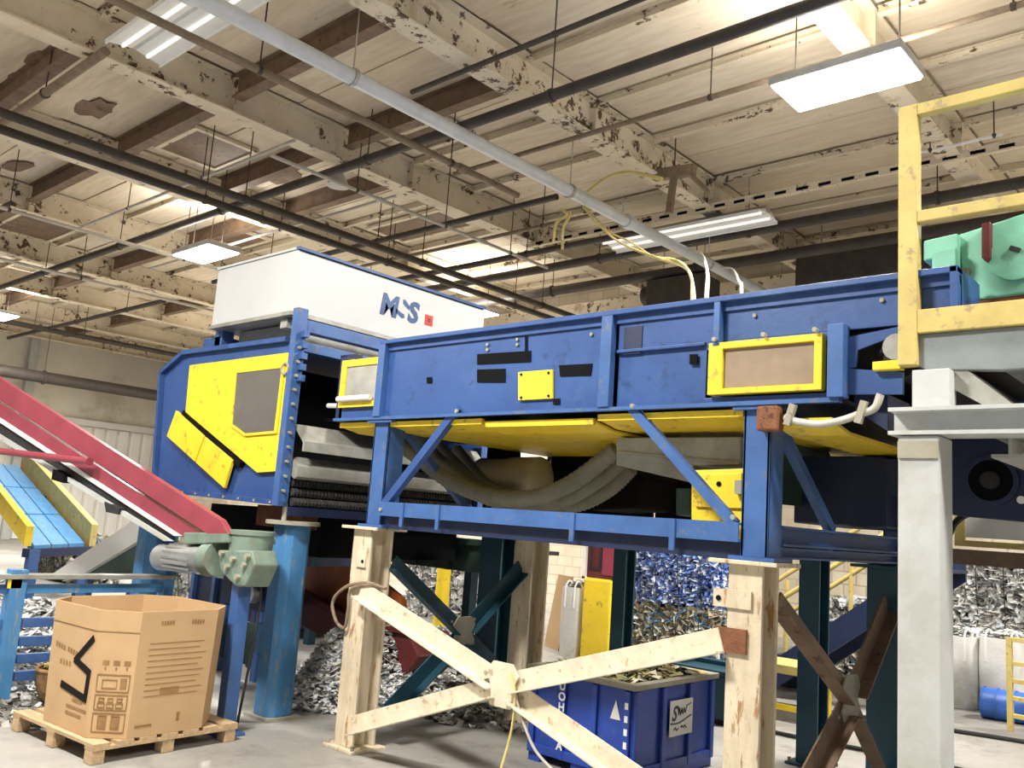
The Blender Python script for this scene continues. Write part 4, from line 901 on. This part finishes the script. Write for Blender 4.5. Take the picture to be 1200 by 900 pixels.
for j in range(5): MB().box(x1-.045, x1-.02, y0-.029, y0-.025, .16+j*.08, .2+j*.08).build('stencil_mark', 'white', bn)
MB().poly([(x1-.17, y0-.002, zr-.2), (x1-.09, y0-.002, zr-.2), (x1-.13, y0-.002, zr-.08)], (0, -.003, 0)).build('triangle_mark', 'white', bn)
ly0, ly1, lz0, lz1 = 5.33, 5.62, .27, .50
lb = MB().box(x1+.026, x1+.03, ly0, ly1, lz0, lz1).build('paper_label', 'paper', bn)
MB().text('S', .13, (x1+.031, ly0+.02, lz0+.10), (0, 1, .06), (0, 0, 1), .002, shear=.25, bold=.003).build('lettering', 'ink', lb)
def scribble(pts, r_): MB().tube([(x1+.031, ly0+a_, lz0+b_) for a_, b_ in pts], r_, 5, sub=3).build('scrawl', 'ink', lb)
scribble([(.10, .19), (.105, .13), (.115, .18), (.13, .13), (.145, .175), (.16, .135), (.175, .175), (.19, .14), (.21, .185), (.24, .19), (.26, .20)], .004)
scribble([(.01, .085), (.1, .08), (.18, .095), (.27, .12)], .005)
scribble([(.05, .04), (.07, .055), (.085, .035), (.11, .05)], .004); scribble([(.14, .05), (.155, .06), (.17, .045), (.19, .06), (.21, .04)], .004)
rnd = random.Random(5); g = MB(); flakes(g, [(rnd.uniform(x0+.06, x1-.06), rnd.uniform(y0+.06, y1-.06), zr+rnd.uniform(-.03, .05)) for _ in range(900)], .05, rnd, .25)
setp(g.build('scrap_fill', 'flakes_yellow', bn, fix=False), kind='stuff')
MB().box(x0+.04, x1-.04, y0+.04, y1-.04, .1, zr-.03).build('fill_core', 'rubber', bn)
for j in range(7):
    p = Vector((rnd.uniform(x0+.2, x1-.2), rnd.uniform(y0+.15, y1-.15), zr+.05)); a_ = rnd.uniform(0, PI); d = Vector((math.cos(a_), math.sin(a_), .02))*.18
    MB().bar(p-d, p+d, .03, .02).build('scrap_strip', random.choice(['rubber', 'plate_worn', 'cable_yellow']), bn)
t = thing('scrap_tote', 'dark teal tote beside the blue bin behind the front cream column', 'bin', (-4.1, 7.5, 0))
MB().box(-4.5, -3.8, 7.2, 7.8, .05, .42).build('body', 'teal', t, bev=.02); MB().ring([(-4.54, 7.16, .42), (-3.76, 7.16, .42), (-3.76, 7.84, .42), (-4.54, 7.84, .42)], [(-4.44, 7.26, .42), (-3.86, 7.26, .42), (-3.86, 7.74, .42), (-4.44, 7.74, .42)], (0, 0, .04)).build('rim', 'teal', t, bev=.005)
for xx in (-4.45, -3.95): MB().box(xx, xx+.1, 7.25, 7.75, 0, .05).build('foot', 'rubber', t)

# ------------------------------------------------------------------ bales
def bale(label, x0, x1, y0, y1, z0, z1, mat, seed, n=1500, size=.06, base='rubber', straps='z'):
    t = thing('plastic_bale', label, 'bale', ((x0+x1)/2, (y0+y1)/2, z0), 'stacked bales of baled plastic')
    MB().box(x0+.05, x1-.05, y0+.05, y1-.05, z0, z1-.03).build('core', base, t, bev=.06)
    rnd = random.Random(seed); pts = []
    for _ in range(n):
        f = rnd.random(); x, y, z = rnd.uniform(x0, x1), rnd.uniform(y0, y1), rnd.uniform(z0+.03, z1)
        bul = .03*math.sin(PI*(x-x0)/(x1-x0)*4)
        if f < .5: y = y0+.03+bul*.5
        elif f < .75: x = x1-.03+bul*.3
        else: z = z1-.03
        pts.append((x, y, z))
    g = MB(); flakes(g, pts, size, rnd, .9); setp(g.build('pressed_plastic', mat, t, fix=False), kind='stuff')
    k = 4
    for i in range(k):
        xx = x0+(x1-x0)*(i+.5)/k
        MB().tube([(xx, y0-.012, z0+.02), (xx, y0-.012, z1-.01), (xx, y1-.1, z1+.005)], .006, 5, sub=4).build('strap', 'rubber', t)
bale('blue and white plastic bale on top of a brownish one behind the bin', -6.75, -5.45, 9.9, 10.9, .70, 1.40, 'flakes_blue', 21, 2600, .055)
bale('brownish white plastic bale under the blue one', -6.75, -5.45, 9.9, 10.9, 0, .68, 'flakes_mixed', 22, 1800, .08)
bale('pale mixed bale at the far right behind the white bags', -3.5, -2.3, 12.0, 13.0, 0, .85, 'flakes_white', 24, 1600, .08)
bale('pale mixed bale stacked on another at the far right', -3.5, -2.3, 12.0, 13.0, .87, 1.6, 'flakes_white', 25, 1800, .08)
bale('dark grey bale leaning in the stack at the right edge', -2.2, -1.2, 11.8, 12.8, 0, 1.42, 'flakes_grey', 26, 1800, .08)
bale('mixed white bale standing behind the yellow stair rail', -5.2, -3.9, 12.4, 13.4, 0, .85, 'flakes_white', 27, 1400, .08)
bale('mixed brown bale standing below the far stair', -4.9, -4.0, 11.2, 12.1, 0, .6, 'flakes_mixed', 28, 1000, .07)
t = thing('scrap_press', 'dark blue ribbed press standing in the background behind the gearbox', 'machine', (-10.4, 6.9, 0))
MB().box(-11.6, -9.3, 6.4, 7.5, .12, 1.25).build('body', 'navy', t, bev=.01)
for xx in (-11.5, -10.95, -10.4, -9.85, -9.42): MB().box(xx, xx+.08, 6.34, 6.4, .12, 1.2).build('rib', 'blue_frame', t, bev=.004)
MB().box(-11.6, -9.3, 6.33, 6.42, 1.2, 1.27).build('top_rail', 'blue_frame', t, bev=.004); MB().box(-11.6, -9.3, 6.35, 6.4, .6, .66).build('rail', 'sheet', t)
for xx in (-11.5, -9.5): MB().box(xx, xx+.12, 6.45, 7.45, 0, .12).build('skid', 'rubber', t)
bale('grey white bale far back at left beside the press', -13.6, -12.3, 6.9, 7.9, 0, .8, 'flakes_white', 31, 1500, .08)
bale('mixed bale at the far left below the blue chute', -17.6, -16.2, 6.6, 7.6, 0, .8, 'flakes_mixed', 32, 1300, .08)
bale('pale bale furthest left beyond the slatted guard', -16.0, -14.8, 3.6, 4.6, 0, .75, 'flakes_white', 33, 1300, .08)
bale('white paper bale far behind the teal brace', -11.2, -9.9, 10.0, 11.0, 0, .9, 'flakes_white', 29, 1500, .08)
# bollard cover, fire cabinet, cardboard sheets
t = thing('column_guard', 'tall yellow guard standing beneath the red cabinet', 'guard', (-6.6, 9.0, 0))
MB().box(-6.74, -6.32, 8.95, 9.25, 0, 1.0).build('cover', 'yellow', t, bev=.03); MB().box(-6.76, -6.30, 8.93, 9.27, 0, .04).build('foot', 'yellow', t)
t = thing('fire_cabinet', 'dark red cabinet with a glass door above the yellow guard', 'cabinet', (-6.6, 9.05, 1.0))
MB().box(-6.72, -6.28, 8.98, 9.2, 1.0, 1.62).build('body', 'dark_red', t, bev=.01)
MB().ring([(-6.68, 8.97, 1.1), (-6.5, 8.97, 1.1), (-6.5, 8.97, 1.52), (-6.68, 8.97, 1.52)], [(-6.65, 8.97, 1.13), (-6.53, 8.97, 1.13), (-6.53, 8.97, 1.49), (-6.65, 8.97, 1.49)], (0, .01, 0)).build('door_frame', 'rubber', t)
MB().box(-6.48, -6.3, 8.97, 8.98, 1.05, 1.58).build('door', 'red', t)
t = thing('cardboard_stack', 'brown cardboard sheets leaning beside the back cream column', 'cardboard', (-7.6, 9.4, 0))
for j in range(3):
    MB().poly([(-7.75+j*.13, 9.5, 0), (-7.35+j*.13, 9.3, 0), (-7.3+j*.12, 9.45, .95-j*.12), (-7.7+j*.12, 9.65, .95-j*.12)], (0, .03, 0)).build('sheet', 'cardboard' if j != 1 else 'cardboard_in', t)
t = thing('storage_rack', 'white shelving with papers far behind the red cabinet', 'shelf', (-8.2, 12.6, 0))
for xx in (-9.3, -7.3):
    for yy in (12.3, 12.9): MB().box(xx, xx+.06, yy, yy+.06, 0, 2.2).build('upright', 'white', t)
for z in (.15, .75, 1.35, 1.95): MB().box(-9.3, -7.24, 12.3, 12.96, z, z+.04).build('shelf_board', 'white', t)
rnd = random.Random(77)
NTH = ['leftmost', 'second', 'third', 'fourth', 'fifth', 'sixth']
for z, lv in ((.19, 'bottom'), (.79, 'middle'), (1.39, 'upper')):
    x = -9.15; kn = 0
    while x < -7.7:
        w = rnd.uniform(.28, .45); h_ = rnd.uniform(.25, .42)
        b_ = thing('carton', '%s carton from the left on the %s board of the far white shelving' % (NTH[kn], lv), 'box', (x+w/2, 12.6, z), 'cartons on the far shelving')
        MB().box(x, x+w-.04, 12.36, 12.86, z, z+h_).build('body', rnd.choice(['cardboard', 'cardboard', 'paper']), b_, bev=.006); MB().box(x+w/2-.05, x+w/2+.01, 12.355, 12.865, z+.002, z+h_+.003).build('tape', 'cardboard_in', b_)
        x += w+.03; kn += 1
t = thing('yellow_post', 'far yellow post seen through the teal brace', 'post', (-9.3, 8.9, 0))
p = at(518, 700, 'y', 8.9); MB().cyl((p.x, 8.9, 0), (p.x, 8.9, 1.15), .1, 14).build('tube', 'yellow', t, smooth=40); MB().ball((p.x, 8.9, 1.15), .1, .1, .05).build('cap', 'yellow', t, smooth=60)

# ------------------------------------------------------------------ right background
t = thing('far_stair', 'dark blue inclined stair with yellow handrails behind the brown brace', 'stairs', (-3.7, 9, 0))
st = [(-4.6, 0.0), (-2.7, 1.46)]
for yy in (9.0, 9.8):
    MB().poly([(-4.75, yy, 0), (-4.35, yy, 0), (-2.6, yy, 1.34), (-2.6, yy, 1.62)], (0, .05, 0)).build('stringer', 'navy', t)
for i in range(7):
    f = (i+.6)/7; x = -4.6+2.0*f; z = .08+1.42*f; MB().box(x-.12, x+.14, 9.05, 9.8, z, z+.03).build('tread', 'navy', t)
for yy in (9.02, 9.82):
    for dz in (.5, .95):
        MB().tube([(-4.9, yy, .0+dz), (-2.6, yy, 1.62+dz)], .026, 8).build('handrail', 'rail_yellow', t, smooth=50)
    for f in (.1, .45, .8):
        x = -4.7+2.1*f; z = .06+1.45*f; MB().cyl((x, yy, z), (x, yy, z+.97), .025, 8).build('baluster', 'rail_yellow', t, smooth=50)
for yy in (9.0, 9.85): MB().box(-2.97, -2.85, yy, yy+.1, 0, 1.2).build('leg', 'teal', t)
t = thing('yellow_bench', 'low yellow steel stand on the floor behind the brown brace', 'stand', (-3.7, 8.2, 0))
MB().box(-4.2, -3.35, 7.9, 8.4, .42, .5).build('top', 'rail_yellow', t, bev=.005)
for xx in (-4.18, -3.43):
    for yy in (7.92, 8.32): MB().box(xx, xx+.06, yy, yy+.06, 0, .42).build('leg', 'yellow', t, bev=.004)
MB().box(-4.2, -3.35, 7.93, 7.97, .1, .15).build('stretcher', 'yellow', t)
def sack(label, x0, x1, y0, y1, h, seed):
    t = thing('bulk_bag', label, 'bag', ((x0+x1)/2, (y0+y1)/2, 0), 'white bulk bags'); g = MB(); n = 28; m_ = 12
    for j in range(m_+1):
        z = h*j/m_; f = 1+.05*math.sin(PI*j/m_)
        for i in range(n):
            a = 2*PI*i/n; c_, s_ = math.cos(a), math.sin(a); e_ = .32
            x = math.copysign(abs(c_)**e_, c_)*(x1-x0)/2*f; y = math.copysign(abs(s_)**e_, s_)*(y1-y0)/2*f
            w = .025*noise.noise((x*6+seed, y*6, z*5)); g.v.append(Vector(((x0+x1)/2+x*(1+w), (y0+y1)/2+y*(1+w), z)))
    for j in range(m_):
        for i in range(n): g.f.append((j*n+i, j*n+(i+1) % n, (j+1)*n+(i+1) % n, (j+1)*n+i))
    g.f.append(list(range(n))[::-1]); g.f.append(list(range(m_*n, (m_+1)*n)))
    g.build('body', 'bag', t, smooth=60)
    for sx in (x0+.08, x1-.08): MB().tube([(sx, y0-.01, h-.25), (sx, y0, h), (sx+.02, y0+.05, h+.08), (sx+.06, y0+.08, h), (sx+.06, y0+.06, h-.02)], .012, 6, sub=5).build('lifting_loop', 'white', t)
    rnd = random.Random(seed); g = MB(); flakes(g, [(rnd.uniform(x0+.05, x1-.05), rnd.uniform(y0+.05, y1-.05), h+rnd.uniform(0, .06)) for _ in range(250)], .05, rnd, .3)
    setp(g.build('fill', 'flakes_white', t, fix=False), kind='stuff')
sack('tall white wrapped bag beside the yellow guard', -7.12, -6.82, 9.0, 9.35, .85, 3)
sack('white bulk bag next to the grey column at right', -3.15, -2.72, 10.5, 11.1, .74, 1)
sack('white bulk bag right of another, beside the yellow ladder frame', -2.7, -2.3, 10.6, 11.2, .76, 2)
t = thing('blue_drum', 'blue plastic drum lying on the floor by the white bags', 'drum', (-2.35, 10.2, 0))
MB().cyl((-2.55, 10.2, .15), (-2.15, 10.25, .15), .15, 20).build('shell', 'tarp', t, smooth=40)
for f in (.0, .3, .7, .96): MB().cyl((-2.55+.4*f, 10.2+.05*f, .15), (-2.55+.4*f+.02, 10.2+.05*f, .15), .158, 20).build('hoop', 'tarp', t, smooth=40)
t = thing('ladder_frame', 'yellow steel ladder frame standing at the right edge', 'ladder', (-2.0, 9.7, 0))
for xx in (-2.22, -1.98, -1.7): MB().box(xx, xx+.05, 9.68, 9.74, 0, .86).build('stile', 'rail_yellow', t, bev=.004)
for z in (.12, .28, .44, .6, .82): MB().box(-2.22, -1.65, 9.69, 9.73, z, z+.04).build('rung', 'rail_yellow', t, bev=.003)
cable('floor_cable', 'black cable lying across the floor at right', [Vector((-5.5, 8.8, .02)), Vector((-4.2, 8.6, .02)), Vector((-3.0, 8.9, .02)), Vector((-1.8, 9.2, .02)), Vector((-.5, 9.3, .02))], .02, 'rubber')
cable('floor_cable', 'second black cable on the floor nearer the brown brace', [Vector((-4.6, 7.4, .02)), Vector((-3.4, 7.35, .02)), Vector((-2.2, 7.5, .02)), Vector((-.8, 7.4, .02))], .018, 'rubber')
t = thing('side_conveyor', 'navy side plate with a round black opening right of the grey column', 'machine', (-1.2, 5.2, 1.75))
MB().poly([(-1.6, 5.0, 1.83), (-1.35, 5.0, 1.80), (-.6, 5.0, 1.76), (-.6, 5.0, 2.06), (-1.0, 5.0, 2.2), (-1.58, 5.0, 2.2)], (0, .05, 0)).build('side_plate', 'navy', t, bev=.004)
c = at(1161, 563, 'y', 4.99); MB().cyl(c, c+Vector((0, .015, 0)), .105, 28).build('opening', 'black', t, smooth=40)
MB().cyl(c-Vector((0, .03, 0)), c, .045, 16).build('shaft_end', 'rubber', t, smooth=40)
MB().ring([c+Vector((math.cos(a)*.13, -.008, math.sin(a)*.13)) for a in [2*PI*i/24 for i in range(24)]], [c+Vector((math.cos(a)*.105, -.008, math.sin(a)*.105)) for a in [2*PI*i/24 for i in range(24)]], (0, .012, 0)).build('opening_rim', 'navy', t)
c = at(1197, 586, 'y', 4.99); MB().cyl(c-Vector((0, .01, 0)), c, .02, 12).build('badge', 'white', t)
MB().box(-1.75, -.6, 5.06, 5.9, 1.9, 2.1).build('body', 'navy', t)
for xx in (-1.72, -.7): MB().box(xx, xx+.08, 5.3, 5.4, 0, 1.9).build('leg', 'teal', t)
t = thing('yellow_tray_table', 'yellow framed table with a pale sheet beyond the grey column', 'table', (-1.5, 6.6, 0))
MB().box(-2.3, -.6, 6.45, 7.3, 1.54, 1.64).build('beam', 'brown_steel', t); MB().ring([(-1.78, 6.46, 1.66), (-.7, 6.46, 1.66), (-.7, 6.46, 1.92), (-1.78, 6.46, 1.92)], [(-1.72, 6.46, 1.70), (-.76, 6.46, 1.70), (-.76, 6.46, 1.88), (-1.72, 6.46, 1.88)], (0, .04, 0)).build('frame', 'rail_yellow', t)
MB().box(-1.72, -.76, 6.48, 6.5, 1.72, 1.88).build('sheet', 'paper', t)
for xx in (-2.2, -.75): MB().box(xx, xx+.09, 6.9, 7.0, 0, 1.54).build('leg', 'teal', t)
cable('curved_hose', 'black hose arching beside the grey column', q([(1112, 628), (1120, 612), (1135, 602), (1150, 600)], 5.9)+[at(1165, 600, 'y', 6.44)], .02, 'rubber')

# ------------------------------------------------------------------ platform at right
t = thing('support_platform', 'grey steel platform leg and beam with yellow guardrail at the right edge', 'platform', (-.5, 4.6, 0))
co = MB().box(-1.265, -1.10, 3.80, 3.975, .03, 2.075).build('leg', 'grey_paint', t, bev=.008)
MB().box(-1.33, -1.04, 3.74, 4.04, 0, .03).build('base_plate', 'grey_paint', t); MB().box(-1.262, -1.102, 3.79, 3.80, 1.98, 2.05).build('weld_band', 'plate_worn', co)
MB().ibeam((-1.30, 3.87, 2.135), (1.8, 3.87, 2.135), .17, .115, .016).build('beam', 'grey_paint', t)
MB().ibeam((-1.30, 5.9, 2.135), (1.8, 5.9, 2.135), .17, .115, .016).build('beam', 'grey_paint', t)
MB().ibeam((-.88, 3.96, 2.05), (-.88, 5.8, 2.05), .14, .1, .014).build('cross_beam', 'sheet', t)
MB().box(-1.24, -1.09, 3.9, 4.0, 2.195, 2.37).build('stub_post', 'grey_paint', t, bev=.004)
MB().poly([(-1.29, 3.96, 2.54), (1.8, 3.96, 2.54), (1.8, 3.96, 2.40), (-.9, 3.96, 2.36), (-1.2, 3.96, 2.38), (-1.27, 3.96, 2.42)], (0, .05, 0)).build('pan', 'pan_grey', t, bev=.006)
MB().box(-1.02, 1.8, 4.05, 6.0, 2.46, 2.5).build('deck', 'galv', t)
MB().box(-1.31, -1.23, 3.93, 4.0, 2.4, 3.61).build('rail_post', 'rail_yellow', t, bev=.005)
MB().box(1.2, 1.28, 3.93, 4.0, 2.4, 3.61).build('rail_post', 'rail_yellow', t, bev=.005)
MB().box(-1.23, 1.8, 3.935, 3.985, 3.555, 3.61).build('top_rail', 'rail_yellow', t, bev=.005)
MB().box(-1.23, 1.8, 3.935, 3.985, 3.045, 3.10).build('mid_rail', 'rail_yellow', t, bev=.005)
MB().box(-1.23, 1.8, 3.935, 3.965, 2.54, 2.645).build('toe_board', 'rail_yellow', t, bev=.004)
MB().box(1.2, 1.37, 3.80, 3.975, 0, 2.075).build('leg', 'grey_paint', t); MB().box(1.2, 1.37, 5.8, 5.98, 0, 2.075).build('leg', 'grey_paint', t)
MB().poly([(-1.2, 3.97, 2.36), (-.95, 3.97, 2.2), (-.85, 3.97, 2.2), (-1.05, 3.97, 2.38)], (0, .3, 0)).build('knee_brace', 'sheet', t)
g = thing('green_mill', 'pale green machine with a round cover on the platform behind yellow rails', 'machine', (-.7, 4.8, 2.5))
MB().py([(1122, 275), (1235, 238), (1300, 250), (1300, 335), (1235, 340), (1140, 352), (1128, 330)], 4.35, .9).build('body', 'green', g, bev=.01)
MB().py([(1082, 282), (1122, 273), (1122, 318), (1112, 316), (1112, 300), (1082, 306)], 4.3, .3).build('guard', 'green', g, bev=.008)
MB().py([(1092, 296), (1120, 290), (1120, 312), (1092, 316)], 4.26, .05).build('bracket', 'green', g, bev=.004)
c = at(1190, 300, 'y', 4.33); MB().cyl(c, c+Vector((0, .04, 0)), .11, 28).build('round_cover', 'green', g, smooth=40)
MB().bar(c+Vector((-.02, -.01, .04)), c+Vector((.02, -.01, .02)), .012, .02).build('handle', 'rubber', g)
MB().py([(1150, 262), (1160, 259), (1160, 302), (1156, 306), (1150, 302)], 4.3, .05).build('hinge_bar', 'dark_red', g, bev=.004)
MB().py([(1128, 352), (1300, 334), (1300, 350), (1128, 362)], 4.36, .9).build('sub_base', 'rust_steel', g)
for x_, y_ in ((1132, 318), (1133, 346), (1128, 320)):
    p = at(x_, y_, 'y', 4.34); MB().cyl(p, p+Vector((0, .03, 0)), .02, 8).build('bolt', 'plate_worn', g)
p = at(1200, 352, 'y', 4.5)
for xx in (-.95, 0.2): MB().box(xx, xx+.1, 4.5, 5.1, 2.5, 2.84).build('foot', 'rust_steel', g)
